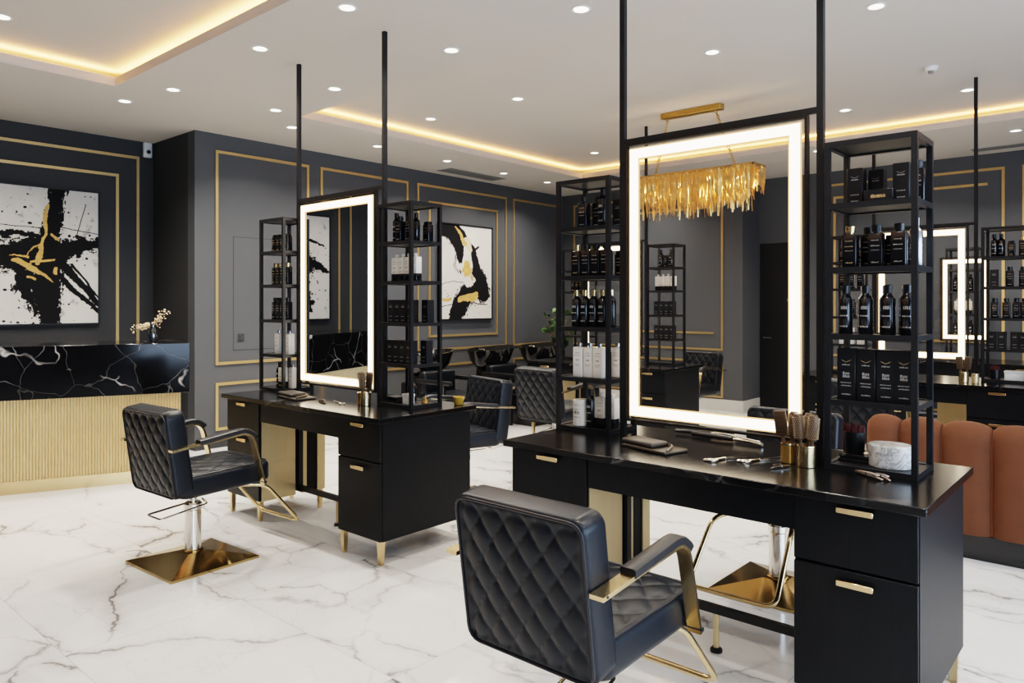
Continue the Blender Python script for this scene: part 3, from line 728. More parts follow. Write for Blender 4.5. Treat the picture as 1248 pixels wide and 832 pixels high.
stock('A2L',4,row('short',(-.08,-.025,.03,.085),-.04)+[('short',.12,.05)])
stock('A2L',3,row('sqg',(-.08,-.025,.03,.085),-.04)+[('rdg',.12,.05)])
stock('A2L',2,row('sq',(-.08,-.025,.03,.085),-.04)+[('sq',.12,.05)])
stock('A2L',1,[('wh',-.035,-.04),('wh',.03,.0),('wh',.095,-.03)])
stock('A2L',0,[('rd',-.01,-.05),('tt',.05,-.06),('wh',.105,-.01)])
stock('BLR',4,[('rd',-.06,0),('short',.0,0),('rd',.06,0)]); stock('BLR',3,row('tt',(-.07,-.01,.05,.11))); stock('BLR',2,row('tin',(-.08,-.02,.04,.10)))
stock('BLR',1,row('tin',(-.08,-.02,.04,.10)))
stock('BRR',4,[('rd',-.09,0),('rd',-.04,0),('short',.03,0),('sqg',.11,0)]); stock('BRR',3,[('tin',-.09,0),('sq',.02,0),('sq',.11,0)])
stock('BRR',2,row('sq',(-.08,.0,.07,.125))); stock('BRR',1,row('tin',(-.1,-.03,.06,.115)))
stock('BRL',4,row('short',(-.08,.0,.08))); stock('BRL',3,row('sq',(-.08,.0,.08))); stock('BRL',2,[('wh',-.09,0),('sq',.0,0),('sqg',.08,0)]); stock('BRL',1,row('wh',(-.08,.0,.08))); 
stock('BLL',3,row('sqg',(-.06,.0,.06,.11))); stock('BLL',2,row('rdg',(-.06,.0,.06,.11)))
stock('CL',3,row('rd',(-.08,-.01,.07))); stock('CL',2,row('tt',(-.06,0,.06))); stock('CL',1,row('rd',(-.08,-.01,.07)))

# loose things on the tower bases
X,Y,_=TW['A1R']; zb=.85+.019
t=thing('brush_pot','black pot of reddish brush bristles at the foot of the tower beside the sofa','pot',(X-.095,Y+.02,zb+.0305))
MB().lathe([(.033,0),(.036,.004),(.040,.085),(.036,.085),(.033,.01),(.002,.008)],22).build('cup','black_plastic',t)
b=MB()
for i in range(150):
    a=rnd.uniform(0,2*PI); r=.034*math.sqrt(rnd.random()); b.cyl((r*math.cos(a),r*math.sin(a),.03),(1.15*r*math.cos(a+.1),1.15*r*math.sin(a+.1),.105+rnd.uniform(-.008,.01)),.0017,.0012,5)
b.build('bristles','red_bristle',t)
t=thing('stacked_tray','black tray under the pot of reddish bristles','tray',(X-.085,Y+.02,zb))
MB().box(-.06,.06,-.05,.05,0,.012,.004,2).build('lower_plate','black_plastic',t); MB().box(-.056,.056,-.047,.047,.012,.03,.005,2).build('upper_plate','bottle_black',t)
t=thing('round_box','oval white marble box with lid at the foot of the tower beside the sofa','box',(X+.045,Y-.015,zb))
M=Matrix.Diagonal((1.12,.95,1,1))
MB().lathe([(.066,0),(.068,.003),(.068,.062)],36,M=M).build('box_body','white_marble',t); MB().lathe([(.0705,.058),(.0705,.082),(.066,.087),(.002,.088)],36,M=M).build('lid','white_marble',t)
X,Y,_=TW['A2R']
t=thing('small_box','small white lidded box at the foot of the tower right of the left mirror','box',(X+.06,Y-.06,zb))
MB().box(-.03,.03,-.025,.025,0,.05,.003,2).build('box_body','white_ceramic',t); MB().box(-.033,.033,-.028,.028,.048,.066,.003,2).build('lid','white_ceramic',t)
t=thing('small_tray','black tray of small bottles at the foot of the tower right of the left mirror','tray',(X-.06,Y-.04,zb))
MB().box(-.075,.04,-.05,.05,0,.012,.004,2).build('tray_base','black_plastic',t); MB().box(-.07,.035,-.045,.045,.03,.036).box(-.07,-.064,-.045,.045,.012,.03).box(.029,.035,-.045,.045,.012,.03).build('tray_rack','black_metal',t)
t=thing('pump_bottle','dark round bottle standing in the tower right of the left mirror','bottle',(X-.05,Y+.065,zb))
MB().lathe([(.028,0),(.03,.004),(.03,.09),(.022,.11),(.01,.12),(.01,.135),(.016,.137),(.016,.15)],20).build('bottle_body','bottle_black',t); MB().box(-.006,.006,-.03,.006,.15,.158,.002,1).build('pump','black_plastic',t)
t=thing('copper_bottle','tiny dark bottle with coppery base right in the tower of the left desk','bottle',(X+.115,Y+.03,zb))
MB().lathe([(.022,0),(.024,.004),(.02,.022),(.009,.03),(.008,.05)],18).build('bottle_body','amber',t); MB().lathe([(.010,.05),(.010,.07),(.008,.072)],14).build('cap','black_plastic',t)
t=thing('small_bowl','mustard yellow bowl on the rear corner of the left desk','bowl',(-3.385,3.345,.851))
MB().lathe([(.025,0),(.028,.003),(.038,.05),(.036,.052),(.026,.008),(.002,.006)],24).build('bowl','mustard',t)
X,Y,_=TW['BRR']
t=thing('brush_pot','tiny pot of reddish bristles at the foot of the right-edge tower','pot',(X-.08,Y-.03,zb)); MB().lathe([(.036,0),(.04,.08),(.036,.08),(.03,.01)],18).build('cup','black_plastic',t)
b=MB()
for i in range(60):
    a=rnd.uniform(0,2*PI); r=.034*math.sqrt(rnd.random()); b.cyl((r*math.cos(a),r*math.sin(a),.03),(1.15*r*math.cos(a),1.15*r*math.sin(a),.105+rnd.uniform(-.008,.01)),.002,.0014,4)
b.build('bristles','red_bristle',t)
t=thing('small_box','white lidded box at the foot of the right-edge tower','box',(X+.055,Y-.03,zb)); MB().box(-.065,.065,-.045,.045,0,.062,.003,2).build('box_body','white_ceramic',t); MB().box(-.068,.068,-.048,.048,.06,.078,.003,2).build('lid','white_ceramic',t)

# brush cups
def round_brush(label, loc, tilt, az, kind='round'):
    t=thing('paddle_brush' if kind=='paddle' else 'round_brush',label,'hair brush',loc); t.rotation_euler=(-tilt*math.sin(az),tilt*math.cos(az),0)
    MB().lathe([(.006,0),(.0085,.03),(.009,.08),(.007,.095),(.010,.10)],14).build('handle','brush_wood',t)
    if kind=='round':
        MB().lathe([(.016,.10),(.018,.105),(.018,.195),(.013,.203)],20).build('barrel','brush_wood',t)
        m=MB()
        for i in range(12):
            for k in range(16):
                a=2*PI*(k+.5*(i%2))/16; z=.11+i*.0072; m.cyl((.017*math.cos(a),.017*math.sin(a),z),(.024*math.cos(a),.024*math.sin(a),z),.0017,.0015,4)
        m.build('bristles','bristle_tip',t,smooth=False)
    else:
        MB().box(-.026,.026,-.006,.006,.10,.205,.0055,3).build('paddle','brush_wood',t)
        m=MB()
        for i in range(9):
            for k in range(5): m.cyl((-.019+k*.0095,-.006,.11+i*.011),(-.019+k*.0095,-.021,.11+i*.011),.0013,.0013,4)
        m.build('bristles','bristle',t,smooth=False)
    return t
def cup(label, loc, r, h, mat):
    t=thing('brush_cup',label,'cup',loc)
    MB().lathe([(r-.002,0),(r,.002),(r,h),(r-.003,h),(r-.003,.006),(.001,.005)],28).build('cup_body',mat,t)
    MB().lathe([(r+.0008,h-.007),(r+.0012,h-.002),(r+.0006,h+.0008),(r-.0028,h+.0008),(r-.0030,h-.006)],28).build('rim','gold_metal',t)
CX,CY=-1.05,2.985
cup('gold cup holding round brushes on the nearest desk',(CX,CY,.8505),.036,.085,'gold_metal')
round_brush('round brush on the right in the gold cup, nearest desk',(CX+.014,CY-.006,.858),.10,-.3)
round_brush('round brush on the left in the gold cup, nearest desk',(CX-.014,CY-.006,.858),.09,PI+.3)
round_brush('round brush at the back of the gold cup, nearest desk',(CX,CY+.016,.858),.10,PI/2)
cup('amber cup behind the gold cup on the nearest desk',(CX-.085,CY+.03,.8505),.030,.08,'amber')
round_brush('wooden paddle brush leaning left in the amber cup, nearest desk',(CX-.095,CY+.028,.858),.13,PI,'paddle')
round_brush('round brush upright in the amber cup, nearest desk',(CX-.072,CY+.028,.858),.06,.0)
CX,CY=-3.80,2.92
cup('gold cup holding a bunch of brushes on the left desk',(CX,CY,.8505),.034,.085,'gold_metal')
for i,(dx,dy,ti,az,kd,wd) in enumerate(((-.016,-.004,.15,PI,'paddle','leftmost paddle'),(-.004,.016,.10,PI/2,'paddle','rear paddle'),(.0,-.016,.06,-PI/2,'round','front round'),(.017,.002,.15,0,'paddle','rightmost paddle'))):
    round_brush('%s brush in the gold cup on the left desk'%wd,(CX+dx,CY+dy,.858),ti,az,kd)
cup('amber cup beside the gold brush cup on the left desk',(CX-.078,CY+.03,.8505),.028,.075,'amber')
CX,CY=-1.20,7.05
cup('far gold cup of brushes below the right mirror',(CX,CY,.8505),.036,.085,'gold_metal')
for dx,az,wd in ((-.014,PI,'left'),(.014,0,'right')): round_brush('%s brush in the far cup below the right mirror'%wd,(CX+dx,CY,.858),.1,az,'paddle')
cup('far pale cup next to the brushes below the right mirror',(CX+.085,CY-.02,.8505),.026,.075,'champagne')

# leather pouches, tools
def pouch(label, loc, rot, s=1):
    t=thing('tool_pouch',label,'pouch',loc,rot)
    def pad(x0,x1,y0,y1,z0,z1,bv,mat,nm):
        MB().box(x0*s,x1*s,y0*s,y1*s,z0*s,z1*s,bv*s,3).build(nm,mat,t)
    pad(-.15,.17,-.09,.08,0,.014,.006,'pouch_leather','base_flap')
    pad(-.17,.06,-.075,.055,.013,.042,.013,'pouch_leather','folded_body')
    m=MB(); m.sweep(fillet([(.17*s,-.08*s,.017*s),(.10*s,.04*s,.020*s),(-.02*s,.075*s,.020*s)],.04,5),[(-.012*s,-.004*s),(.012*s,-.004*s),(.012*s,.004*s),(-.012*s,.004*s)],up=(.3,.3,1)); m.build('strap','pouch_light',t)
    m=MB()
    for y in (-.088,.078): m.tube([( -.14*s,y*s,.0145*s),(.165*s,y*s,.0145*s)],.0018*s,6,up=(0,0,1))
    m.build('stitching','pouch_light',t)
pouch('dark leather tool pouch lying open on the nearest desk',(-1.70,2.905,.8505),-.25,.85)
pouch('dark leather tool pouch on the left desk below the mirror',(-4.47,2.845,.8505),-.15,.92)
def scissors(label, loc, rot, open_=.16, s=1, mat='steel'):
    t=thing('scissors',label,'scissors',loc,rot)
    for k,sg in enumerate((-1,1)):
        m=MB(); M=Matrix.Translation((0,0,.003+.003*k))@Matrix.Rotation(sg*open_,4,'Z')
        m.add([(-.004*s,.0,-.0014),(.006*s,.0,-.0014),(.0015*s,.095*s,-.0014),(-.0005*s,.095*s,-.0014),(-.004*s,0,.0014),(.006*s,0,.0014),(.0015*s,.095*s,.0014),(-.0005*s,.095*s,.0014)],[(3,2,1,0),(4,5,6,7),(0,1,5,4),(1,2,6,5),(2,3,7,6),(3,0,4,7)],M)
        b=m.build('blade',mat,t,smooth=False)
        h=MB(); P=[M@Vector((0,0,0)),M@Vector((.002*s,-.045*s,0))]; h.tube(P,.0032*s,8,up=(0,0,1))
        ringp=[M@Vector((.002*s+.013*s*math.cos(a)*.9,-.061*s+.017*s*math.sin(a),0)) for a in np.linspace(0,2*PI,18,endpoint=False)]
        h.tube(ringp,.003*s,6,closed=True,up=(0,0,1)); h.build('finger_handle',mat,t)
    MB().lathe([(.004*s,.001),(.004*s,.009),(.002*s,.010)],12).build('pivot_screw','cap_gold',t)
    return t
scissors('open steel scissors on the nearest desk, left of the trio before the cups',(-1.355,2.90,.851),-.40,.13,1.3)
scissors('steel thinning scissors in the middle of the trio on the nearest desk',(-1.235,2.965,.851),-.55,.16,1.25)
scissors('scissors lying closed on the left desk before its brush cup',(-4.02,2.87,.851),1.25,.06,1.1)
def clip(label,loc,rot,s=1,mat='steel'):
    t=thing('hair_clip',label,'hair clip',loc,rot)
    MB().sweep([(0,-.05*s,.004),(0,0,.006),(0,.05*s,.004)],[(-.006*s,-.003),(.006*s,-.003),(.004*s,.003),(-.004*s,.003)],up=(1,0,0),widths=[.6,1.2,.8]).build('lower_arm',mat,t)
    MB().sweep([(0,-.035*s,.015),(0,.0,.014),(0,.05*s,.0085)],[(-.006*s,-.002),(.006*s,-.002),(.004*s,.002),(-.004*s,.002)],up=(1,0,0),widths=[1.1,1.2,.7]).build('upper_arm',mat,t)
    MB().cyl((-.007*s,0,.010),(.007*s,0,.010),.0035*s).build('hinge','steel',t)
clip('slim metal hair clip right of the scissors, before the cups',(-1.115,2.885,.851),-.45,1.0)
clip('slim tool on the left desk beside the pouch',(-4.14,2.83,.851),1.35,1.2,'pouch_light')
clip('mottled shell hair clip below the white marble box, longer of the two',(-.815,2.965,.851),.95,1.45,'shell')
clip('short mottled shell hair clip nearest the front edge by the tower',(-.765,2.965,.851),.75,1.0,'shell')
def iron(label,loc,rot,s=1):
    t=thing('curling_iron',label,'hair iron',loc,rot)
    MB().tube(fillet([(-.20*s,0,.016),(-.06*s,.0,.018),(.03*s,.01,.016)],.05),.013*s,12,up=(0,0,1)).build('handle','black_plastic',t)
    MB().tube([(.03*s,.01,.016),(.12*s,.014,.016),(.19*s,.0,.012)],.009*s,12,up=(0,0,1)).build('barrel','steel',t)
    MB().tube(fillet([(-.02*s,.01,.034),(.06*s,.014,.028),(.18*s,.002,.022)],.04),.0045*s,8,up=(0,0,1)).build('clamp','steel',t)
iron('dark curling iron lying behind the nearest mirror, nearer the front edge',(-1.52,3.27,.851),-.12,.95)
iron('second hair iron lying behind the nearest mirror, at the rear',(-1.66,3.34,.851),.25,.75)

# ------------------------------------------------------------------ salon chairs
def cushion(w,h,t,corner,edge,q1=None,q2=None,nu=64,nv=64,top_rise=0):
    """rounded slab in x (width) / z (height), thickness along y: -t/2 rear .. +t/2 front"""
    vs=[];fs=[]
    def rr(u,v):
        x,z=u*w/2,v*h/2; m=max(abs(u),abs(v))
        if m<1e-6: return 0,0
        bx,bz=x/m,z/m
        cxx,czz=w/2-corner,h/2-corner
        k=1.0
        if abs(bx)>cxx and abs(bz)>czz:
            lo,hi=.5,1.0
            for _ in range(22):
                mid=(lo+hi)/2; dx,dz=abs(bx)*mid-cxx,abs(bz)*mid-czz
                if dx>0 and dz>0 and dx*dx+dz*dz>corner*corner: hi=mid
                else: lo=mid
            k=lo
        s=1+(k-1)*m**6
        return x*s,z*s
    grid=[[rr(-1+2*i/nu,-1+2*j/nv) for i in range(nu+1)] for j in range(nv+1)]
    sx,sz=(w-2*edge)/w,(h-2*edge)/h
    def disp(x,z,q,m):
        if not q: return 0
        dx,dz,A,ins=q
        a,b=x/dx+z/dz,x/dx-z/dz
        bor=min((w/2-abs(x))/ins,(h/2-abs(z))/ins)
        fade=max(0,min(1,bor*2-1.2))
        pil=(abs(math.sin(PI*a))*abs(math.sin(PI*b)))**.32
        return A*(pil-1)*fade
    def idx(face,i,j): return face*(nu+1)*(nv+1)+j*(nu+1)+i
    for face,(sg,q) in enumerate(((-1,q1),(1,q2))):
        for j in range(nv+1):
            for i in range(nu+1):
                x,z=grid[j][i]; m=max(abs(-1+2*i/nu),abs(-1+2*j/nv)); x*=sx; z*=sz
                crown=.010*(1-m**2) if q is None else .012*(1-m**3)
                vs.append((x, sg*(t/2+disp(x,z,q,m)+crown), z))
        for j in range(nv):
            for i in range(nu): fs.append((idx(face,i,j),idx(face,i+1,j),idx(face,i+1,j+1),idx(face,i,j+1)))
    per=[(i,0) for i in range(nu)]+[(nu,j) for j in range(nv)]+[(i,nv) for i in range(nu,0,-1)]+[(0,j) for j in range(nv,0,-1)]
    rings=[[idx(0,i,j) for i,j in per]]
    steps=[]
    for k in range(1,5): a=k/4*PI/2; steps.append((edge*(1-math.sin(a)), -t/2+edge*(1-math.cos(a))))
    for k in range(0,4): a=(4-k)/4*PI/2; steps.append((edge*(1-math.sin(a)), t/2-edge*(1-math.cos(a))))
    for off,y in steps:
        r=[]
        ax,az=(w-2*off)/w,(h-2*off)/h
        for i,j in per:
            x,z=grid[j][i]; r.append(len(vs)); vs.append((x*ax,y,z*az))
        rings.append(r)
    rings.append([idx(1,i,j) for i,j in per]); n=len(per)
    for a,b in zip(rings,rings[1:]):
        for k in range(n): fs.append((a[k],a[(k+1)%n],b[(k+1)%n],b[k]))
    outline=[grid[j][i] for i,j in per]
    return vs,fs,outline
def make_chair(label):
    t=thing('salon_chair',label,'salon chair',(0,0,0))
    # backrest
    w,h,th=.50,.485,.115
    vs,fs,ol=cushion(w,h,th,.042,.020,(.096,.122,.0125,.03),(.096,.122,.0125,.03),84,84)
    lean=math.radians(8); M=Matrix.Translation((0,-.205,.678))@Matrix.Rotation(lean,4,'X')
    m=MB(); m.add(vs,fs,M); back=m.build('backrest','leather',t,ang=60)
    k=0.965
    P=[M@Vector((x*k,-th/2+.001,z*k)) for x,z in ol[::4]]
    MB().tube(P,.005,6,closed=True,up=(0,1,.1)).build('piping','piping',back)
    # seat
    vs,fs,ol=cushion(.495,.56,.125,.05,.03,None,(.12,.14,.008,.035),70,70)
    M=Matrix.Translation((0,.085,.492))@Matrix.Rotation(math.radians(1.5),4,'X')@Matrix(((1,0,0,0),(0,0,1,0),(0,1,0,0),(0,0,0,1)))
    m=MB(); m.add(vs,fs,M); seat=m.build('seat','leather',t,ang=60)
    P=[M@Vector((x*.955,.125/2-.004,z*.955)) for x,z in ol[::4]]
    MB().tube(P,.0045,6,closed=True,up=(0,0,1)).build('piping','piping',seat)
    # arms
    for s in (-1,1):
        x=s*.278
        path=fillet([(x,-.275,.712),(x,.20,.757),(x,.285,.435)],.075,8)
        pr=[(-.023,-.0065),(.023,-.0065),(.023,.0065),(-.023,.0065)]
        a=MB().sweep(path,pr,up=(1,0,0)).build('armrest','gold_metal',t,ang=30)
        pp=[p for p in path if -.13<p.y]; pp=[Vector((x,-.13,.7257))]+[p for p in pp if p.z>.715]
        off=[p+Vector((0,0,.016)) if p.z>.735 else p+Vector((0,.012,.010)) for p in pp]
        MB().sweep(off,[(-.026,-.012),(-.020,-.016),(.020,-.016),(.026,-.012),(.026,.010),(-.026,.010)],up=(1,0,0)).build('arm_pad','leather_pad',a,ang=35)
        MB().cyl((x-s*.035,.281,.452),(x+s*.030,.281,.452),.008,n=10).cyl((x-s*.02,-.255,.7145),(x+s*.0245,-.255,.7145),.004,n=10).build('bolt','black_metal',a)
    # column, base
    MB().lathe([(.046,.052),(.046,.30),(.050,.305),(.050,.335),(.040,.345)],28).build('column','chrome',t)
    MB().lathe([(.022,.34),(.022,.40),(.06,.41),(.10,.43)],20).build('seat_bracket','steel',t)
    b=MB(); B=.265; q=.058
    b.add([(-B,-B,0),(B,-B,0),(B,B,0),(-B,B,0),(-B,-B,.014),(B,-B,.014),(B,B,.014),(-B,B,.014),(-q,-q,.062),(q,-q,.062),(q,q,.062),(-q,q,.062)],
          [(3,2,1,0),(0,1,5,4),(1,2,6,5),(2,3,7,6),(3,0,4,7),(4,5,9,8),(5,6,10,9),(6,7,11,10),(7,4,8,11),(8,9,10,11)])
    b.build('base_plate','brass_polish',t,smooth=False)
    MB().lathe([(.056,.06),(.056,.07),(.047,.074)],24).build('collar','brass_polish',t)
    # footrest loop
    P=fillet([(-.15,.20,.425),(-.20,.35,.41),(-.215,.585,.135),(.215,.585,.135),(.20,.35,.41),(.15,.20,.425)],.06,6)
    MB().tube(P,.012,10,up=(.05,.1,1)).build('footrest','gold_metal',t)
    # pump lever loop
    P=fillet([(.03,-.03,.355),(.07,-.30,.345),(.22,-.30,.345),(.16,.0,.36),(.05,.03,.365)],.02,4)
    MB().tube(P,.0055,8,up=(0,0,1)).build('pump_lever','chrome',t)
    return t
ch=make_chair('black diamond-quilted salon chair in the foreground, its back to the viewer'); ch.location=(-1.405,1.905,0)
dup(ch,(-4.24,2.01,0),math.radians(3),'black quilted salon chair at the left, on a square brass base')
dup(ch,(-4.01,4.02,0),math.radians(166),'quilted salon chair behind the left desk, its front turned to the viewer')
dup(ch,(-1.50,3.84,0),math.radians(180),'salon chair behind the nearest desk, its brass base seen through the kneehole')
dup(ch,(-4.22,5.42,0),math.radians(-3),'quilted salon chair before the basins, back to the viewer, left of the nearest tower')
dup(ch,(-1.72,6.20,0),math.radians(2),'dark salon chair just behind the rust velvet sofa')
dup(ch,(-4.15,7.97,0),math.radians(172),'salon chair inside the nearest mirror, behind the far desk')

# ------------------------------------------------------------------ rust velvet sofa (seen from behind)
t=thing('velvet_sofa','rust velvet sofa with a channelled scalloped back at the right','sofa',(-1.20,5.0,0))
def channel(cx,w,ztop):
    m=MB(); NU=17; vs=[];fs=[]
    for i in range(NU):
        u=-1+2*i/(NU-1); r=(1-abs(u)**3.2); top=ztop-.042*(.6*u*u+.4*u**6) ; d=.055+.045*r; rc=d
        pr=[(-d-.0,.15),(-d-.012*r,.3),(-d-.012*r,.5)]
        for k in range(9):
            a=PI*k/8; pr.append((-d*math.cos(a)-(.006*r if k==0 else 0), top-rc+rc*math.sin(a)))
        pr+=[(d,.5),(d,.15)]
        for y,z in pr: vs.append((cx+u*w/2, .09+y, z))
    n=len(pr)
    for i in range(NU-1):
        for k in range(n): fs.append((i*n+k,(i+1)*n+k,(i+1)*n+(k+1)%n,i*n+(k+1)%n))
    fs.append(tuple(range(n))); fs.append(tuple(range((NU-1)*n,NU*n)))
    m.add(vs,fs); return m
xs=[-.19,.0,.228,.485,.742,.999,1.256,1.513]
for a,b in zip(xs,xs[1:]): 
    o=channel((a+b)/2,(b-a)*1.0,.802 if a>=0 else .80).build('back_channel','velvet',t,ang=70)
sm=MB()
for x in xs[1:-1]: sm.tube([(x,.034,.16),(x,.034,.5),(x,.036,.70),(x,.06,.742),(x,.09,.752)],.006,6)
sm.build('seam_piping','velvet_seam',t)
MB().box(-.10,1.50,.17,.85,.17,.44,.05,4).build('seat_cushion','velvet',t)
MB().box(-.08,1.48,.03,.82,.0,.15,.004,1).build('plinth','basin_gloss',t)

# ------------------------------------------------------------------ shampoo units along the left wall
def shampoo(label,loc,rot):
    t=thing('shampoo_basin',label,'basin',loc,rot)      # local +x points away from the wall
    # bowl: lathe stretched with a raised lip toward +x / right
    n=40; prof=[(.14,.0),(.20,.02),(.285,.13),(.325,.24),(.335,.275),(.32,.28),(.30,.24),(.24,.13),(.14,.06),(.01,.05)]
    vs=[];fs=[]
    for r,z in prof:
        for k in range(n):
            a=2*PI*k/n; c,s=math.cos(a),math.sin(a)
            ex=1+.28*max(0,s)**3; zz=z*(1+.10*max(0,s)**2-.06*max(0,-s)) 
            vs.append((r*c*.82,r*s*ex,.635+zz))
    for i in range(len(prof)-1):
        for k in range(n): fs.append((i*n+k,i*n+(k+1)%n,(i+1)*n+(k+1)%n,(i+1)*n+k))
    fs.append(tuple(range(n))); fs.append(tuple(range((len(prof)-1)*n,len(prof)*n)))
    MB().add(vs,fs).build('bowl','basin_gloss',t)
    MB().box(-.20,.20,-.22,.22,0,.56,.02,3).box(-.13,.13,-.13,.13,.56,.65,.01,2).build('pedestal','basin_gloss',t)
    MB().tube(fillet([(-.215,0,.78),(-.215,0,.89),(-.10,0,.89),(-.10,0,.85)],.03),.011,10,up=(0,1,0)).build('faucet','chrome',t)
    MB().lathe([(.016,0),(.02,.03),(.02,.05)],14,c=(.13,.25,.82)).build('spray_head','chrome',t)
    MB().box(.15,.95,-.26,.26,.36,.47,.04,3).build('seat','leather',t)
    MB().box(.15,.27,-.26,.26,.44,.72,.04,3,M=Matrix.Translation((0,0,0))).build('back','leather',t)
    for s in (-1,1): MB().box(.15,.75,s*.30-.03,s*.30+.03,.585,.635,.012,2).box(.60,.65,s*.30-.02,s*.30+.02,.0,.60,.006,1).build('armrest','black_plastic',t)
    MB().box(.25,.9,-.2,.2,0,.36,.02,2).build('seat_base','black_plastic',t)
    return t
s0=shampoo('glossy black shampoo basin farthest left, behind the left tower',(-6.62,5.98,0),0)
dup(s0,(-6.62,7.12,0),0,'glossy black shampoo basin in the middle, below the black and gold canvas')
dup(s0,(-6.62,8.16,0),0,'glossy black shampoo basin farthest right, next to the green plant')
# plant stand + plant
t=thing('plant_stand','black cabinet under the green plant beside the basins','cabinet',(-6.78,8.84,0))
MB().box(-.2,.2,-.2,.2,0,.62,.006,1).build('cabinet_body','black_oak',t); MB().box(-.205,.205,-.205,.205,.62,.64,.003,1).build('top','stone_top',t)
t=thing('leafy_plant','green leafy plant in a glass vase behind the last shampoo basin','plant',(-6.78,8.84,.6405))
MB().lathe([(.06,0),(.075,.01),(.085,.12),(.07,.20),(.075,.22),(.070,.22),(.065,.20),(.078,.12),(.07,.02),(.002,.015)],20).build('vase','vase_glass',t)
st=MB(); lv=MB()
for i in range(26):
    a=rnd.uniform(0,2*PI); l=rnd.uniform(.12,.30); hh=rnd.uniform(.40,.74)
    P=fillet([(0,0,.03),(.03*math.cos(a),.03*math.sin(a),.22),(l*math.cos(a),l*math.sin(a),hh)],.1,5); st.tube(P,.0035,5,up=(.2,.3,1))
    for p in P[3:]:
        for k in range(4):
            d=Vector((rnd.uniform(-1,1),rnd.uniform(-1,1),rnd.uniform(-.3,.9))).normalized(); q=d.cross(Vector((.3,.5,.8))).normalized(); L=rnd.uniform(.07,.12); W=L*.36
            lv.add([p,p+d*L*.5+q*W,p+d*L,p+d*L*.5-q*W],[(0,1,2,3)])
st.build('stems','stem',t); lv.build('leaves','leaf',t,smooth=False)

# ------------------------------------------------------------------ chandelier
CHX,CHY=-3.40,6.60
t=thing('chandelier','long gold chandelier of hanging leaf strands seen in the nearest mirror','chandelier',(CHX,CHY,2.79))
cz=ZU-2.79
MB().box(-.355,.285,-.045,.045,cz-.055,cz,.004,1).build('canopy','antique_brass',t)
for x0,x1 in ((-.29,-.44),(.22,.42)):
    m=MB(); p0,p1=Vector((x0,0,cz-.055)),Vector((x1,0,.0)); N=22
    for i in range(N):
        c=p0.lerp(p1,(i+.5)/N); d=(p1-p0).normalized(); q=Vector((0,1,0)) if i%2 else d.cross(Vector((0,1,0)))
        L=(p1-p0).length/N*.68
        m.tube([c+d*L*math.cos(a)+q*.013*math.sin(a) for a in np.linspace(0,2*PI,10,endpoint=False)],.0035,5,closed=True,up=d.cross(q))
    m.build('chain','antique_brass',t)
hw,hd=.655,.13
MB().box(-hw,hw,-hd,-hd+.02,-.03,0).box(-hw,hw,hd-.02,hd,-.03,0).box(-hw,-hw+.02,-hd,hd,-.03,0).box(hw-.02,hw,-hd,hd,-.03,0).box(-hw,hw,-.02,.02,-.02,-.005).box(-.46,-.42,-hd,hd,-.02,0).box(.40,.44,-hd,hd,-.02,0).build('rim_frame','antique_brass',t,smooth=False)
def strand_mesh(m,x,y,z1,L,w,rz):
    M=Matrix.Translation((x,y,z1))@Matrix.Rotation(rz,4,'Z'); k=6; vs=[];fs=[]; lean=rnd.uniform(-.012,.012)
    for i in range(k+1):
        f=i/k; ww=w*(.75+.35*math.sin(i*1.9+x*40))*(1 if f<.85 else .6); vs+= [(-ww+lean*f,.004*math.sin(i*2.3),-L*f),(ww+lean*f,.004*math.cos(i*2.1),-L*f)]
    for i in range(k): fs.append((2*i,2*i+1,2*i+3,2*i+2))
    m.add(vs,fs,M); return m
def slen(x,layer):
    return (.20 if abs(x)<.6 else .16)+.07*layer+rnd.uniform(0,.13)
N=64
for i in range(N):
    x=-hw+2*hw*(i+.5)/N
    strand_mesh(MB(),x,-hd-.006+rnd.uniform(-.004,.012),-.015,slen(x,.5)*.95,.0125,rnd.uniform(-.5,.5)).build('strand','gold_leaf',t,smooth=False)
for i in range(30):
    x=-hw+.06+2*(hw-.06)*(i+.5)/30
    strand_mesh(MB(),x,-.07,-.02,.30+rnd.uniform(0,.13),.013,rnd.uniform(-.5,.5)).build('strand','gold_leaf',t,smooth=False)
m=MB()
for y in (-.03,.03,.08,hd):
    for i in range(50):
        x=-hw+2*hw*(i+.5)/50; strand_mesh(m,x,y+rnd.uniform(-.01,.01),-.02,(.34 if abs(y)<.1 else .24)*rnd.uniform(.8,1.3)*(1 if abs(x)<.58 else .6),.0125,rnd.uniform(-1.5,1.5))
for s in (-1,1):
    for i in range(12): strand_mesh(m,s*(hw+.004),-hd+2*hd*(i+.5)/12,-.015,rnd.uniform(.14,.26),.012,PI/2+rnd.uniform(-.5,.5))
m.build('strand_cluster','gold_leaf',t,smooth=False)['kind']='stuff'
emit('bulb_glow',(1,.72,.38),22)
for x in (-.45,-.15,.15,.45): MB().lathe([(.008,-.06),(.018,-.085),(.02,-.11),(.012,-.13),(.002,-.135)],12,c=(x,-.01,0)).build('bulb','bulb_glow',t)

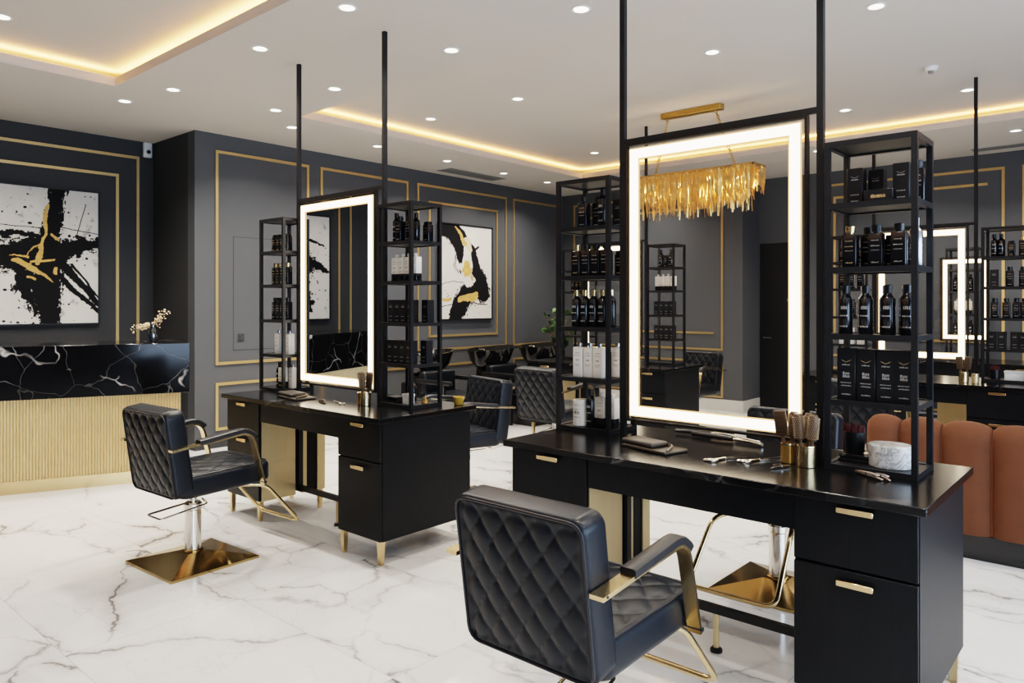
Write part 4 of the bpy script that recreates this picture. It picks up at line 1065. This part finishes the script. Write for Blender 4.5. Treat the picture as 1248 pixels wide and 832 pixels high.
# ------------------------------------------------------------------ lights
def chand_lights():
    for x in (-.45,-.15,.15,.45):
        l=bpy.data.lights.new('bulb_lamp','POINT'); l.energy=7; l.color=(1,.70,.36); l.shadow_soft_size=.03
        o=bpy.data.objects.new('bulb_lamp',l); COL.objects.link(o); o.location=(CHX+x,CHY-.01,2.62)
chand_lights()
def area(name, loc, size, power, col, rot=(0,0,0), sy=None, shape=None, spread=None):
    l=bpy.data.lights.new(name,'AREA'); l.energy=power; l.color=col; l.size=size
    l.shape=shape or ('RECTANGLE' if sy else 'SQUARE')
    if sy: l.size_y=sy
    if spread: l.spread=spread
    o=bpy.data.objects.new(name,l); COL.objects.link(o); o.location=loc; o.rotation_euler=rot; return o
for i,(loc,_) in enumerate(DL):
    area('downlight_and_fill_lamp', (loc[0],loc[1],loc[2]-.006), .09, 15, (1,.93,.83), shape='DISK', spread=math.radians(130))
extra=[(-1.2,1.6),(-.2,2.66),(-1.6,-1.9),(.6,.6),(.8,3.6),(-3.2,-2.1),(-5,-2.2),(-7.2,.3),(-7.2,1.5),(1.6,2.0),(.4,9.0),(-5.6,9.05)]  # lamps without fixtures; the last one added to brighten the back wall
for x,y in extra: area('downlight_and_fill_lamp',(x,y,(ZU if T1[0]<x<T1[1] and T1[2]<y<T1[3] else ZC)-.006),.09,15,(1,.93,.83),shape='DISK',spread=math.radians(130))
warm=(1,.47,.13)
for x0,x1,y0,y1 in (T1,T2):
    zz=ZC+.08; e=.07; P=5.6
    area('cove_lamp',((x0+x1)/2,y1+e,zz),x1-x0+.1,P*(x1-x0),warm,(PI,0,0),.03); area('cove_lamp',((x0+x1)/2,y0-e,zz),x1-x0+.1,P*(x1-x0),warm,(PI,0,0),.03)
    area('cove_lamp',(x0-e,(y0+y1)/2,zz),.03,P*(y1-y0),warm,(PI,0,0),y1-y0+.1); area('cove_lamp',(x1+e,(y0+y1)/2,zz),.03,P*(y1-y0),warm,(PI,0,0),y1-y0+.1)
area('window_daylight',(XR+.16,(WY0+WY1)/2,(WZ0+WZ1)/2),WY1-WY0-.1,400,(.66,.82,1),(0,PI/2,0),WZ1-WZ0-.1).rotation_euler=(PI/2,0,PI/2)
w=bpy.data.worlds.new('world'); scene.world=w; w.use_nodes=True
w.node_tree.nodes['Background'].inputs[0].default_value=(.55,.65,.8,1); w.node_tree.nodes['Background'].inputs[1].default_value=.6

# ------------------------------------------------------------------ camera
c=bpy.data.cameras.new('camera'); co=bpy.data.objects.new('camera',c); COL.objects.link(co)
co.location=(0,0,1.5); co.rotation_euler=(PI/2,0,math.radians(41.2)); c.sensor_width=36; c.lens=897/1248*36; c.shift_y=-46/1248; c.clip_start=.05
scene.camera=co
try:
    scene.view_settings.view_transform='Filmic'; scene.view_settings.look='High Contrast'
except Exception: pass
scene.view_settings.exposure=0.0
scene.cycles.max_bounces=10; scene.cycles.transparent_max_bounces=16; scene.cycles.use_denoising=True
